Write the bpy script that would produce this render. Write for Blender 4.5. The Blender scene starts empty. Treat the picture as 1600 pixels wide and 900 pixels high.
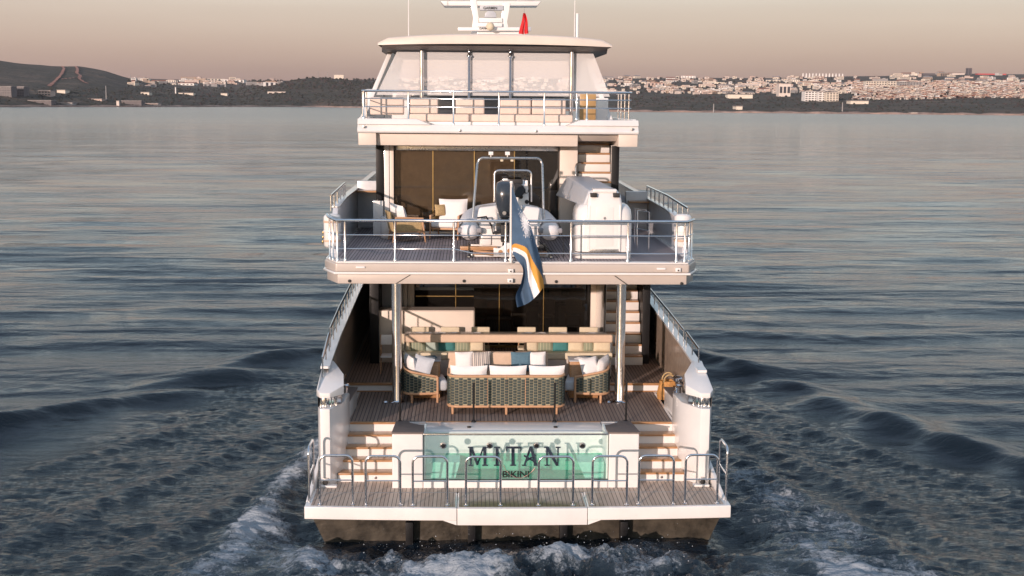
import bpy, bmesh, math, random
import numpy as np
from mathutils import Vector, Matrix
from math import radians, sin, cos, tan, pi, atan2, sqrt

SC = bpy.context.scene
COL = SC.collection

# ------------------------------------------------------------------ camera
FPX = 2000.0                                   # focal length in pixels of the 1600 px wide photograph
CAM = np.array([-0.998, -24.04, 8.5])
YAW, PIT, ROL = radians(2.0), radians(8.19), radians(.45)
_F = np.array([sin(YAW) * cos(PIT), cos(YAW) * cos(PIT), -sin(PIT)])
_R0 = np.array([cos(YAW), -sin(YAW), 0.0])
_U0 = np.cross(_R0, _F)
_R = cos(ROL) * _R0 + sin(ROL) * _U0
_U = -sin(ROL) * _R0 + cos(ROL) * _U0
cam_data = bpy.data.cameras.new('camera')
cam_data.sensor_width = 36.0
cam_data.lens = FPX / 1600 * 36
cam_data.clip_start = .5
cam_data.clip_end = 60000
cam = bpy.data.objects.new('camera', cam_data)
COL.objects.link(cam)
cam.matrix_world = Matrix(((_R[0], _U[0], -_F[0], CAM[0]), (_R[1], _U[1], -_F[1], CAM[1]), (_R[2], _U[2], -_F[2], CAM[2]), (0, 0, 0, 1)))
SC.camera = cam

# ------------------------------------------------------------------ daylight
SUN_AZ, SUN_EL = radians(28), radians(9.0)      # low sun behind the camera, to its left
to_sun = Vector((-sin(SUN_AZ) * cos(SUN_EL), -cos(SUN_AZ) * cos(SUN_EL), sin(SUN_EL)))
sd = bpy.data.lights.new('sun', 'SUN')
sd.energy = 2.6
sd.angle = radians(.6)
sd.color = (1.0, .78, .68)
sun = bpy.data.objects.new('sun', sd)
COL.objects.link(sun)
sun.rotation_euler = to_sun.to_track_quat('Z', 'Y').to_euler()

W = bpy.data.worlds.new('World')
SC.world = W
W.use_nodes = True
wn, wl = W.node_tree.nodes, W.node_tree.links
wn.clear()
w_out = wn.new('ShaderNodeOutputWorld')
w_bg = wn.new('ShaderNodeBackground')
w_sky = wn.new('ShaderNodeTexSky')
w_sky.sky_type = 'NISHITA'
w_sky.sun_disc = False
w_sky.sun_elevation = SUN_EL
w_sky.sun_rotation = math.atan2(to_sun.x, to_sun.y)
w_sky.altitude = 0
w_sky.air_density = 1.0
w_sky.dust_density = 2.0
w_sky.ozone_density = 1.0
w_bg.inputs['Strength'].default_value = .13
# evening air: the low sky is beige and rosy all round the horizon, the high sky grey-blue (same on every bearing)
w_tc = wn.new('ShaderNodeTexCoord')
w_sep = wn.new('ShaderNodeSeparateXYZ')
w_ramp = wn.new('ShaderNodeValToRGB')
w_mix = wn.new('ShaderNodeMix')
w_mix.data_type = 'RGBA'
w_mix.blend_type = 'MIX'
w_mix.inputs['Factor'].default_value = .80
wl.new(w_tc.outputs['Generated'], w_sep.inputs[0])
wl.new(w_sep.outputs['Z'], w_ramp.inputs['Fac'])
cr = w_ramp.color_ramp
cr.elements[0].position = 0.0
cr.elements[0].color = (1.85, 1.20, 1.12, 1)
cr.elements[1].position = 1.0
cr.elements[1].color = (1.8, 2.3, 3.1, 1)
for p, c in ((.012, (2.15, 1.38, 1.29)), (.04, (2.85, 2.0, 1.77)), (.07, (3.3, 2.55, 2.22)), (.10, (4.1, 3.7, 3.3)), (.14, (4.8, 4.85, 4.6)), (.20, (2.8, 3.4, 3.8)), (.32, (1.6, 2.15, 2.6)), (.5, (1.6, 2.1, 2.8))):
    e = cr.elements.new(p)
    e.color = (*c, 1)
wl.new(w_sky.outputs[0], w_mix.inputs['A'])
wl.new(w_ramp.outputs[0], w_mix.inputs['B'])
w_no = wn.new('ShaderNodeTexNoise')                         # faint unevenness of the evening air
w_mp = wn.new('ShaderNodeMapping')
w_mp.inputs['Scale'].default_value = (2.0, 2.0, 22.0)
w_no.inputs['Scale'].default_value = 1.6
w_no.inputs['Detail'].default_value = 5
wl.new(w_tc.outputs['Generated'], w_mp.inputs[0])
wl.new(w_mp.outputs[0], w_no.inputs['Vector'])
w_mr = wn.new('ShaderNodeMapRange')
w_mr.inputs['To Min'].default_value = .90
w_mr.inputs['To Max'].default_value = 1.10
wl.new(w_no.outputs['Fac'], w_mr.inputs[0])
w_mu = wn.new('ShaderNodeVectorMath')
w_mu.operation = 'SCALE'
wl.new(w_mix.outputs['Result'], w_mu.inputs[0])
wl.new(w_mr.outputs[0], w_mu.inputs['Scale'])
wl.new(w_mu.outputs[0], w_bg.inputs['Color'])
wl.new(w_bg.outputs[0], w_out.inputs[0])

SC.view_settings.view_transform = 'Standard'
SC.view_settings.look = 'None'
SC.view_settings.exposure = 0.72
SC.view_settings.gamma = 1.0
SC.view_settings.use_curve_mapping = False
SC.render.engine = 'CYCLES'
SC.cycles.max_bounces = 8
SC.cycles.transparent_max_bounces = 16
SC.cycles.caustics_reflective = False
SC.cycles.caustics_refractive = False
SC.cycles.sample_clamp_indirect = 6
SC.cycles.use_denoising = True
random.seed(4)
rng = np.random.default_rng(7)


# ------------------------------------------------------------------ measuring
def _ray(px, py):
    return _F + _R * ((px - 800) / FPX) - _U * ((py - 450) / FPX)


def at(px, py, Y):
    """The point of the plane y = Y seen at a pixel of the photograph: (x, z)."""
    d = _ray(px, py)
    p = CAM + d * ((Y - CAM[1]) / d[1])
    return float(p[0]), float(p[2])


def on(px, py, z):
    """The point of the level z seen at a pixel: (x, y)."""
    d = _ray(px, py)
    p = CAM + d * ((z - CAM[2]) / d[2])
    return float(p[0]), float(p[1])


def ax(px, Y, py=400):
    return at(px, py, Y)[0]


def az(py, Y, px=800):
    return at(px, py, Y)[1]


# ------------------------------------------------------------------ materials
MATS = {}


def nt(m):
    return m.node_tree.nodes, m.node_tree.links


def bsdf(m):
    return m.node_tree.nodes['Principled BSDF']


def mat(name, col, rough=.5, metal=0.0, coat=0.0, var=.06, scale=6.0, bump=0.0, bscale=40.0, spec=.5, rvar=.08, stretch=(1, 1, 1)):
    """Principled paint with a little uneven tone, sheen and relief."""
    m = bpy.data.materials.new(name)
    m.use_nodes = True
    n, l = nt(m)
    b = bsdf(m)
    b.inputs['Metallic'].default_value = metal
    b.inputs['Coat Weight'].default_value = coat
    b.inputs['Coat Roughness'].default_value = .08
    b.inputs['Specular IOR Level'].default_value = spec
    tc = n.new('ShaderNodeTexCoord')
    mp = n.new('ShaderNodeMapping')
    mp.inputs['Scale'].default_value = stretch
    l.new(tc.outputs['Object'], mp.inputs[0])
    no = n.new('ShaderNodeTexNoise')
    no.inputs['Scale'].default_value = scale
    no.inputs['Detail'].default_value = 6
    no.inputs['Roughness'].default_value = .65
    l.new(mp.outputs[0], no.inputs['Vector'])
    r = n.new('ShaderNodeValToRGB')
    c0 = [max(0, c * (1 - var * 1.6)) for c in col]
    c1 = [min(1, c * (1 + var)) for c in col]
    r.color_ramp.elements[0].position = .3
    r.color_ramp.elements[1].position = .7
    r.color_ramp.elements[0].color = (*c0, 1)
    r.color_ramp.elements[1].color = (*c1, 1)
    l.new(no.outputs['Fac'], r.inputs[0])
    l.new(r.outputs[0], b.inputs['Base Color'])
    mr = n.new('ShaderNodeMapRange')
    mr.inputs['To Min'].default_value = max(0, rough - rvar)
    mr.inputs['To Max'].default_value = min(1, rough + rvar)
    l.new(no.outputs['Fac'], mr.inputs[0])
    l.new(mr.outputs[0], b.inputs['Roughness'])
    if bump:
        n2 = n.new('ShaderNodeTexNoise')
        n2.inputs['Scale'].default_value = bscale
        n2.inputs['Detail'].default_value = 4
        l.new(mp.outputs[0], n2.inputs['Vector'])
        bp = n.new('ShaderNodeBump')
        bp.inputs['Strength'].default_value = bump
        bp.inputs['Distance'].default_value = .02
        l.new(n2.outputs['Fac'], bp.inputs['Height'])
        l.new(bp.outputs[0], b.inputs['Normal'])
    MATS[name] = m
    return m


def teak(name, cols, plank=.07, caulk=(.012, .011, .011), rough=.7, axis='X', stain=None, caulk_w=.16):
    """Laid deck: planks run fore and aft, each with its own tone, black caulking between them."""
    m = bpy.data.materials.new(name)
    m.use_nodes = True
    n, l = nt(m)
    b = bsdf(m)
    tc = n.new('ShaderNodeTexCoord')
    sp = n.new('ShaderNodeSeparateXYZ')
    l.new(tc.outputs['Object'], sp.inputs[0])
    dv = n.new('ShaderNodeMath'); dv.operation = 'DIVIDE'; dv.inputs[1].default_value = plank
    l.new(sp.outputs[axis], dv.inputs[0])
    fl = n.new('ShaderNodeMath'); fl.operation = 'FLOOR'
    l.new(dv.outputs[0], fl.inputs[0])
    fr = n.new('ShaderNodeMath'); fr.operation = 'FRACT'
    l.new(dv.outputs[0], fr.inputs[0])
    wnz = n.new('ShaderNodeTexWhiteNoise'); wnz.noise_dimensions = '1D'
    l.new(fl.outputs[0], wnz.inputs['W'])
    no = n.new('ShaderNodeTexNoise'); no.inputs['Scale'].default_value = 1.0; no.inputs['Detail'].default_value = 7
    mp = n.new('ShaderNodeMapping')
    mp.inputs['Scale'].default_value = (22, 3, 3) if axis == 'X' else (3, 22, 3)
    l.new(tc.outputs['Object'], mp.inputs[0]); l.new(mp.outputs[0], no.inputs['Vector'])
    ad = n.new('ShaderNodeMath'); ad.operation = 'MULTIPLY_ADD'; ad.inputs[1].default_value = .45
    l.new(wnz.outputs['Value'], ad.inputs[0])
    hf = n.new('ShaderNodeMath'); hf.operation = 'MULTIPLY'; hf.inputs[1].default_value = .55
    l.new(no.outputs['Fac'], hf.inputs[0]); l.new(hf.outputs[0], ad.inputs[2])
    r = n.new('ShaderNodeValToRGB')
    r.color_ramp.elements[0].color = (*cols[0], 1); r.color_ramp.elements[0].position = .15
    r.color_ramp.elements[1].color = (*cols[1], 1); r.color_ramp.elements[1].position = .85
    l.new(ad.outputs[0], r.inputs[0])
    col = r.outputs[0]
    if stain:
        ns = n.new('ShaderNodeTexNoise'); ns.inputs['Scale'].default_value = 2.1; ns.inputs['Detail'].default_value = 8; ns.inputs['Roughness'].default_value = .75
        l.new(tc.outputs['Object'], ns.inputs['Vector'])
        # wet algae stain of the middle, aft strip of the platform
        ya = n.new('ShaderNodeMapRange'); ya.inputs['From Min'].default_value = .9; ya.inputs['From Max'].default_value = .1
        l.new(sp.outputs['Y'], ya.inputs[0])
        xb = n.new('ShaderNodeMath'); xb.operation = 'ABSOLUTE'
        l.new(sp.outputs['X'], xb.inputs[0])
        xa = n.new('ShaderNodeMapRange'); xa.inputs['From Min'].default_value = 2.4; xa.inputs['From Max'].default_value = .6
        l.new(xb.outputs[0], xa.inputs[0])
        mu = n.new('ShaderNodeMath'); mu.operation = 'MULTIPLY'; l.new(ya.outputs[0], mu.inputs[0]); l.new(xa.outputs[0], mu.inputs[1])
        sm = n.new('ShaderNodeMath'); sm.operation = 'ADD'; l.new(mu.outputs[0], sm.inputs[0]); l.new(ns.outputs['Fac'], sm.inputs[1])
        st = n.new('ShaderNodeMapRange'); st.inputs['From Min'].default_value = .82; st.inputs['From Max'].default_value = 1.25; st.inputs['To Max'].default_value = .9
        l.new(sm.outputs[0], st.inputs[0])
        mx0 = n.new('ShaderNodeMix'); mx0.data_type = 'RGBA'
        mx0.inputs['B'].default_value = (*stain, 1)
        l.new(st.outputs[0], mx0.inputs['Factor']); l.new(col, mx0.inputs['A'])
        col = mx0.outputs['Result']
    lt = n.new('ShaderNodeMath'); lt.operation = 'LESS_THAN'; lt.inputs[1].default_value = caulk_w
    l.new(fr.outputs[0], lt.inputs[0])
    mx = n.new('ShaderNodeMix'); mx.data_type = 'RGBA'
    l.new(lt.outputs[0], mx.inputs['Factor']); l.new(col, mx.inputs['A'])
    mx.inputs['B'].default_value = (*caulk, 1)
    l.new(mx.outputs['Result'], b.inputs['Base Color'])
    b.inputs['Roughness'].default_value = rough
    bp = n.new('ShaderNodeBump'); bp.inputs['Strength'].default_value = .35; bp.inputs['Distance'].default_value = .004; bp.invert = True
    l.new(lt.outputs[0], bp.inputs['Height']); l.new(bp.outputs[0], b.inputs['Normal'])
    MATS[name] = m
    return m


def fabric_stripes(name, ca, cb, cc, freq=9.0):
    m = mat(name, ca, .9, var=.05, scale=30)
    n, l = nt(m)
    tc = n.new('ShaderNodeTexCoord')
    sp = n.new('ShaderNodeSeparateXYZ'); l.new(tc.outputs['Object'], sp.inputs[0])
    mu = n.new('ShaderNodeMath'); mu.operation = 'MULTIPLY'; mu.inputs[1].default_value = freq; l.new(sp.outputs['X'], mu.inputs[0])
    fr = n.new('ShaderNodeMath'); fr.operation = 'FRACT'; l.new(mu.outputs[0], fr.inputs[0])
    r = n.new('ShaderNodeValToRGB'); r.color_ramp.interpolation = 'CONSTANT'
    e = r.color_ramp.elements
    e[0].color = (*ca, 1); e[0].position = 0
    e[1].color = (*cb, 1); e[1].position = .35
    for p, c in ((.55, ca), (.68, cc), (.85, cb)):
        q = e.new(p); q.color = (*c, 1)
    l.new(fr.outputs[0], r.inputs[0]); l.new(r.outputs[0], bsdf(m).inputs['Base Color'])
    return m


def see_through(name, tint, gloss=.06, rough=.0, gcol=(1, 1, 1), fres=None, veiled=False):
    """Clear glass or still water seen through its surface: tinted transparency with a mirror share or a pale diffuse veil."""
    m = bpy.data.materials.new(name)
    m.use_nodes = True
    n, l = nt(m)
    n.clear()
    o = n.new('ShaderNodeOutputMaterial')
    t = n.new('ShaderNodeBsdfTransparent'); t.inputs[0].default_value = (*tint, 1)
    g = n.new('ShaderNodeBsdfDiffuse' if veiled else 'ShaderNodeBsdfGlossy'); g.inputs['Roughness'].default_value = rough; g.inputs['Color'].default_value = (*gcol, 1)
    mx = n.new('ShaderNodeMixShader'); mx.inputs[0].default_value = gloss
    if fres:
        f = n.new('ShaderNodeFresnel'); f.inputs['IOR'].default_value = fres
        l.new(f.outputs[0], mx.inputs[0])
    l.new(t.outputs[0], mx.inputs[1]); l.new(g.outputs[0], mx.inputs[2]); l.new(mx.outputs[0], o.inputs[0])
    MATS[name] = m
    return m


WHITE = mat('white_gelcoat', (.80, .78, .76), .24, coat=.6, var=.045, scale=1.3)
CREAM = mat('cream_panel', (.72, .63, .55), .45, var=.04, scale=1.5)
TAUPE = mat('champagne_paint', (.53, .465, .415), .35, coat=.3, var=.03, scale=1.2)
GREYW = mat('grey_gelcoat', (.45, .47, .50), .4, var=.04)
BULW = mat('pale_grey_bulwark', (.64, .66, .70), .3, coat=.4, var=.05)
BLACK = mat('black_gloss', (.010, .010, .011), .45, var=.2, spec=.25)
DARK = mat('dark_interior', (.02, .018, .017), .6, var=.3)
STEEL = mat('polished_steel', (.78, .79, .82), .14, metal=1.0, var=.05, rvar=.06)
STEELB = mat('brushed_steel', (.55, .54, .53), .28, metal=1.0, var=.08)
BRONZE = mat('brass_mullion', (.55, .38, .16), .3, metal=1.0)
GLASSD = mat('dark_saloon_glass', (.010, .009, .008), .02, var=.1, rvar=.01, spec=.9)
GLASSU = mat('bronze_saloon_glass', (.125, .088, .055), .02, metal=.55, var=.1, rvar=.01, spec=1.0)
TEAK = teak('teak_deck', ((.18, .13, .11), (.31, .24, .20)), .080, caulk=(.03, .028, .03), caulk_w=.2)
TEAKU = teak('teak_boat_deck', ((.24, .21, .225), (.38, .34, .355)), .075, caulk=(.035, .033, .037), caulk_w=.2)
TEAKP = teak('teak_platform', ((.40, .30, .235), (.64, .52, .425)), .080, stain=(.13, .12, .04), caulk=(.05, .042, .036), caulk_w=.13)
TEAKT = mat('varnished_teak', (.44, .235, .11), .35, coat=.3, var=.25, scale=3, stretch=(2, 25, 25))
TEAKF = mat('oiled_teak_furniture', (.52, .30, .17), .5, var=.18, scale=5, stretch=(4, 4, 20))
TEAKG = mat('weathered_teak_cap', (.17, .135, .12), .7, var=.2, scale=4, stretch=(2, 20, 2))
INNER = mat('bulwark_inner_paint', (.44, .35, .28), .22, coat=.4, var=.08)
ANTIF = mat('antifouling_paint', (.058, .048, .035), .4, var=.55, scale=2.2, bump=.3, bscale=9)
RUBBER = mat('black_rubber', (.015, .015, .016), .6, var=.2)
WEAVE = mat('green_black_webbing', (.042, .060, .056), .75, var=.35, scale=9, bump=.3, bscale=120)
STRAND = mat('cream_strand', (.40, .36, .24), .8, var=.12, scale=20)
F_CREAM = mat('cream_fabric', (.66, .57, .42), .92, var=.05, scale=12, bump=.25, bscale=220)
F_BEIGE = mat('beige_upholstery', (.62, .46, .34), .85, var=.05, scale=8, bump=.2, bscale=200)
F_SUN = mat('pale_beige_upholstery', (.74, .60, .51), .85, var=.04, scale=6, bump=.2, bscale=150)
F_WHITE = mat('white_fabric', (.82, .80, .79), .92, var=.03, scale=12, bump=.25, bscale=220)
F_GREY = mat('pale_grey_fabric', (.50, .53, .57), .92, var=.05, scale=12, bump=.25, bscale=220)
F_TEAL = mat('teal_fabric', (.055, .21, .215), .9, var=.1, scale=12, bump=.25, bscale=220)
F_BLUE = mat('slate_blue_fabric', (.095, .18, .24), .9, var=.1, scale=12, bump=.25, bscale=220)
F_AQUA = mat('pale_aqua_fabric', (.42, .50, .45), .9, var=.08, scale=12, bump=.25, bscale=220)
F_STRG = fabric_stripes('green_striped_fabric', (.40, .40, .28), (.12, .17, .13), (.28, .30, .22), 14)
F_STRB = fabric_stripes('grey_striped_fabric', (.62, .56, .50), (.15, .15, .17), (.40, .36, .33), 11)
WICKER = mat('wicker', (.52, .26, .08), .7, var=.3, scale=14, bump=.6, bscale=70)
ROPE = mat('natural_rope', (.50, .36, .18), .85, var=.2, scale=25, bump=.6, bscale=90)
TUBE = mat('light_grey_tube', (.74, .73, .74), .5, var=.05, scale=5, bump=.1, bscale=30)
TUBEB = mat('mid_grey_patch', (.28, .28, .30), .5, var=.06)
ENGINE = mat('charcoal_cowling', (.035, .045, .058), .25, coat=.5, var=.08)
FLAGB = mat('flag_blue', (.08, .135, .215), .9, spec=.08, var=.1, scale=5, bump=.15, bscale=200)
FLAGO = mat('flag_orange', (.66, .34, .08), .9, spec=.08, var=.06, scale=5)
FLAGW = mat('flag_white', (.86, .86, .87), .9, spec=.08, var=.04, scale=5)
FLAGR = mat('flag_red', (.62, .015, .02), .7, var=.1, scale=9)
POOLT = mat('pool_tile', (.80, .86, .83), .4, var=.05, scale=10)
POOLG = mat('pool_lower_tile', (.46, .62, .55), .4, var=.06, scale=6)
CHROMEL = mat('letter_metal', (.17, .21, .27), .2, metal=.9, var=.2, scale=20)
COPPER = mat('rose_metal', (.62, .40, .33), .3, metal=.8, var=.1)
INK = mat('black_print', (.012, .014, .014), .4)
AMBER = mat('amber_panel', (.42, .26, .11), .35, var=.15, scale=2)
GLASSP = see_through('clear_pool_glass', (.97, .99, .985), .10, gcol=(.72, .86, .84), veiled=True)  # pale diffuse share stands in for veiling reflections and softens shadows behind
POOLW = see_through('pool_water', (.54, .86, .77), .05)
SCREEN = see_through('clear_vinyl', (.985, .985, .985), .33, rough=.05, gcol=(.97, .95, .94), veiled=True)  # white diffuse share put in to brighten the view through the panel
GLASSC = see_through('tinted_clear_glass', (.55, .55, .55), .10)


# ------------------------------------------------------------------ mesh building
class MB:
    def __init__(s):
        s.v, s.f, s.m = [], [], []

    def add(s, vs, fs, mi=0):
        o = len(s.v)
        s.v += [tuple(map(float, p)) for p in vs]
        for f in fs:
            s.f.append([i + o for i in f])
            s.m.append(mi)
        return s

    def box(s, x0, x1, y0, y1, z0, z1, mi=0):
        return s.hexa([(x0, y0, z0), (x1, y0, z0), (x1, y1, z0), (x0, y1, z0), (x0, y0, z1), (x1, y0, z1), (x1, y1, z1), (x0, y1, z1)], mi)

    def hexa(s, p, mi=0):
        return s.add(p, [(0, 3, 2, 1), (4, 5, 6, 7), (0, 1, 5, 4), (1, 2, 6, 5), (2, 3, 7, 6), (3, 0, 4, 7)], mi)

    def prism(s, pts, axis, a, b, mi=0):
        """Polygon pts in the other two axes (in x, y, z order), pushed from a to b along axis."""
        def P(q, t):
            return {'x': (t, q[0], q[1]), 'y': (q[0], t, q[1]), 'z': (q[0], q[1], t)}[axis]
        n = len(pts)
        vs = [P(q, a) for q in pts] + [P(q, b) for q in pts]
        fs = [list(range(n))[::-1], list(range(n, 2 * n))] + [(i, (i + 1) % n, n + (i + 1) % n, n + i) for i in range(n)]
        return s.add(vs, fs, mi)

    def tube(s, path, r, n=8, closed=False, mi=0, caps=True):
        P = [Vector(p) for p in path]
        k = len(P)
        rr = r if isinstance(r, (list, tuple)) else [r] * k
        up = None
        vs = []
        for i, p in enumerate(P):
            a = P[(i - 1) % k] if (i or closed) else p
            b = P[(i + 1) % k] if (i < k - 1 or closed) else p
            t = (b - a)
            t = t.normalized() if t.length > 1e-9 else Vector((0, 0, 1))
            if up is None:
                up = Vector((0, 0, 1)) if abs(t.z) < .9 else Vector((0, 1, 0))
            u = up - t * up.dot(t)
            if u.length < 1e-6:
                u = t.orthogonal()
            u.normalize()
            up = u
            w = t.cross(u)
            for j in range(n):
                g = 2 * pi * j / n
                vs.append(p + (u * cos(g) + w * sin(g)) * rr[i])
        fs = []
        for i in range(k if closed else k - 1):
            i2 = (i + 1) % k
            for j in range(n):
                fs.append((i * n + j, i * n + (j + 1) % n, i2 * n + (j + 1) % n, i2 * n + j))
        if caps and not closed:
            fs.append(list(range(n))[::-1])
            fs.append(list(range((k - 1) * n, k * n)))
        return s.add(vs, fs, mi)

    def lathe(s, prof, c=(0, 0, 0), n=16, mi=0):
        vs, fs = [], []
        for r, z in prof:
            for j in range(n):
                g = 2 * pi * j / n
                vs.append((c[0] + r * cos(g), c[1] + r * sin(g), c[2] + z))
        for i in range(len(prof) - 1):
            for j in range(n):
                fs.append((i * n + j, i * n + (j + 1) % n, (i + 1) * n + (j + 1) % n, (i + 1) * n + j))
        fs.append(list(range(n))[::-1])
        fs.append(list(range((len(prof) - 1) * n, len(prof) * n)))
        return s.add(vs, fs, mi)

    def loft(s, rings, closed=False, caps=True, mi=0):
        n = len(rings[0])
        vs = [p for r in rings for p in r]
        fs = []
        for i in range(len(rings) - 1):
            for j in range(n if closed else n - 1):
                fs.append((i * n + j, i * n + (j + 1) % n, (i + 1) * n + (j + 1) % n, (i + 1) * n + j))
        if caps and closed:
            fs.append(list(range(n))[::-1])
            fs.append(list(range((len(rings) - 1) * n, len(rings) * n)))
        return s.add(vs, fs, mi)

    def pillow(s, c, w, h, t, rx=0.0, rz=0.0, ry=0.0, n=9, mi=0, crown=.0):
        """A stuffed cushion standing in its x-z plane, pinched towards its corners."""
        M = Matrix.Translation(c) @ Matrix.Rotation(rz, 4, 'Z') @ Matrix.Rotation(rx, 4, 'X') @ Matrix.Rotation(ry, 4, 'Y')
        vs, fs = [], []
        for side in (1, -1):
            for j in range(n + 1):
                for i in range(n + 1):
                    u, v = 2 * i / n - 1, 2 * j / n - 1
                    th = t * .5 * ((1 - abs(u) ** 3.2) * (1 - abs(v) ** 3.2)) ** .5
                    pu = u * (1 - .05 * (1 - v * v) ) * w / 2
                    pv = v * (1 - .05 * (1 - u * u)) * h / 2 - crown * (1 - u * u) * max(0, v)
                    vs.append(M @ Vector((pu, side * th, pv)))
        N = (n + 1) ** 2
        for side in (0, 1):
            for j in range(n):
                for i in range(n):
                    a = side * N + j * (n + 1) + i
                    q = (a, a + 1, a + n + 2, a + n + 1)
                    fs.append(q if side else q[::-1])
        return s.add(vs, fs, mi)

    def disc(s, c, r, d, nrm='y', n=14, mi=0):
        """A short round boss: centre c, radius r, pushed d along -nrm (towards the camera for 'y')."""
        vs = []
        for k in (0, 1):
            for j in range(n):
                g = 2 * pi * j / n
                a, b = r * cos(g), r * sin(g)
                vs.append({'y': (c[0] + a, c[1] - d * k, c[2] + b), 'z': (c[0] + a, c[1] + b, c[2] + d * k), 'x': (c[0] + d * k, c[1] + a, c[2] + b)}[nrm])
        fs = [list(range(n))[::-1], list(range(n, 2 * n))] + [(i, (i + 1) % n, n + (i + 1) % n, n + i) for i in range(n)]
        return s.add(vs, fs, mi)

    def mesh(s, name, mats, bevel=0.0, seg=2, smooth=38, weld=False):
        me = bpy.data.meshes.new(name)
        bm = bmesh.new()
        vv = [bm.verts.new(p) for p in s.v]
        for f, mi in zip(s.f, s.m):
            try:
                q = bm.faces.new([vv[i] for i in f])
                q.material_index = mi
            except ValueError:
                pass
        if weld:
            bmesh.ops.remove_doubles(bm, verts=bm.verts, dist=1e-4)
        bmesh.ops.recalc_face_normals(bm, faces=bm.faces)
        if bevel:
            ee = [e for e in bm.edges if len(e.link_faces) == 2 and e.calc_face_angle(0) > radians(28)]
            bmesh.ops.bevel(bm, geom=ee, offset=bevel, segments=seg, affect='EDGES', profile=.6, clamp_overlap=True)
        bm.to_mesh(me)
        bm.free()
        for m in (mats if isinstance(mats, (list, tuple)) else [mats]):
            me.materials.append(m)
        me.polygons.foreach_set('use_smooth', [True] * len(me.polygons))
        me.set_sharp_from_angle(angle=radians(smooth))
        return me

    def build(s, name, mats, parent=None, bevel=0.0, seg=2, smooth=38, label=None, kind=None, weld=False, loc=None):
        o = bpy.data.objects.new(name, s.mesh(name, mats, bevel, seg, smooth, weld))
        COL.objects.link(o)
        if parent:
            o.parent = parent
        if loc is not None:
            o.location = loc
        if label:
            o['label'] = label
        if kind:
            o['kind'] = kind
        return o


def mesh_obj(name, me, parent=None, loc=(0, 0, 0)):
    o = bpy.data.objects.new(name, me)
    COL.objects.link(o)
    o.parent = parent
    o.location = loc
    return o


def tag(o, label, cat, group=None, kind=None):
    o['label'] = label
    o['category'] = cat
    if group:
        o['group'] = group
    if kind:
        o['kind'] = kind
    return o


def structure(o, label=None):
    o['kind'] = 'structure'
    if label:
        o['label'] = label
    return o


def thing(name, label, cat, loc=(0, 0, 0), rz=0.0, group=None):
    o = bpy.data.objects.new(name, None)
    o.empty_display_size = .3
    COL.objects.link(o)
    o.location = loc
    o.rotation_euler.z = rz
    return tag(o, label, cat, group)


def copy_tree(o, parent=None):
    c = o.copy()
    COL.objects.link(c)
    if parent:
        c.parent = parent
    for ch in list(o.children):
        copy_tree(ch, c)
    return c


def arc(c, r, a0, a1, n, plane='xz'):
    out = []
    for i in range(n + 1):
        g = a0 + (a1 - a0) * i / n
        a, b = r * cos(g), r * sin(g)
        out.append((c[0] + a, c[1], c[2] + b) if plane == 'xz' else (c[0], c[1] + a, c[2] + b) if plane == 'yz' else (c[0] + a, c[1] + b, c[2]))
    return out


def text_mesh(name, body, size, material, loc, parent, extrude=.004, rot=(radians(90), 0, 0), width=None):
    cu = bpy.data.curves.new(name + '_curve', 'FONT')
    cu.body = body
    cu.size = size
    cu.extrude = extrude
    cu.offset = size * .022
    cu.align_x = 'CENTER'
    tmp = bpy.data.objects.new('tmp_text', cu)
    COL.objects.link(tmp)
    bpy.context.view_layer.update()
    me = bpy.data.meshes.new_from_object(tmp.evaluated_get(bpy.context.evaluated_depsgraph_get()))
    bpy.data.objects.remove(tmp)
    me.name = name
    me.materials.clear()
    me.materials.append(material)
    o = mesh_obj(name, me, parent, loc)
    o.rotation_euler = rot
    if width:
        xs = [v.co.x for v in me.vertices]
        k = width / (max(xs) - min(xs))
        o.scale = (k, 1, 1)
    return o


# ================================================================== THE YACHT
yacht = thing('motor_yacht', 'large white three-deck motor yacht seen from its stern with teak decks', 'yacht', (0, 0, 0))


def hb(Y):                                                  # half breadth of the hull at deck level
    if Y < 20:
        return 4.06
    t = min(1, (Y - 20) / 18.0)
    return max(.06, 4.06 * (1 - t ** 2.1))


def sheer(Y, s):
    """Top of the main-deck bulwark; s = -1 port, 1 starboard."""
    pts = [(1.6, 2.62), (2.5, 2.90), (4.8, 3.02), (10, 3.20), (20, 3.7), (38, 5.0)] if s > 0 else [(1.6, 2.66), (2.5, 2.98), (4.8, 3.20), (10, 3.46), (20, 3.8), (38, 5.0)]
    for (a, za), (b, zb) in zip(pts, pts[1:]):
        if Y <= b:
            return za + (zb - za) * max(0, (Y - a)) / (b - a)
    return pts[-1][1]


YS = [1.7, 2.1, 2.5, 3.5, 4.8, 7, 10, 14, 18, 20, 23, 26, 29, 32, 34, 36, 37.2, 38]
hull = MB()
for s in (-1, 1):
    hull.loft([[(s * hb(Y) * .985, Y, .30), (s * hb(Y), Y, .9), (s * hb(Y), Y, sheer(Y, s) - .02)] for Y in YS], caps=False)
    hull.loft([[(s * (hb(Y) - .13), Y, 1.0), (s * (hb(Y) - .13), Y, sheer(Y, s) - .06)] for Y in YS if 2.4 < Y < 30], caps=False, mi=1)
hull_o = hull.build('hull', [WHITE, INNER], yacht, smooth=60)
cap = MB()
for s in (-1, 1):
    cap.loft([[(s * (hb(Y) + .03), Y, sheer(Y, s) - .03), (s * (hb(Y) + .03), Y, sheer(Y, s) + .02), (s * (hb(Y) - .16), Y, sheer(Y, s) + .02), (s * (hb(Y) - .16), Y, sheer(Y, s) - .03)] for Y in YS if 2.4 < Y < 34], closed=True)
cap.build('bulwark_cap', WHITE, yacht, smooth=50)
bot = MB()
YB = [.32, 1, 4, 10, 18, 22, 26, 30, 34, 36.5]
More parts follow.
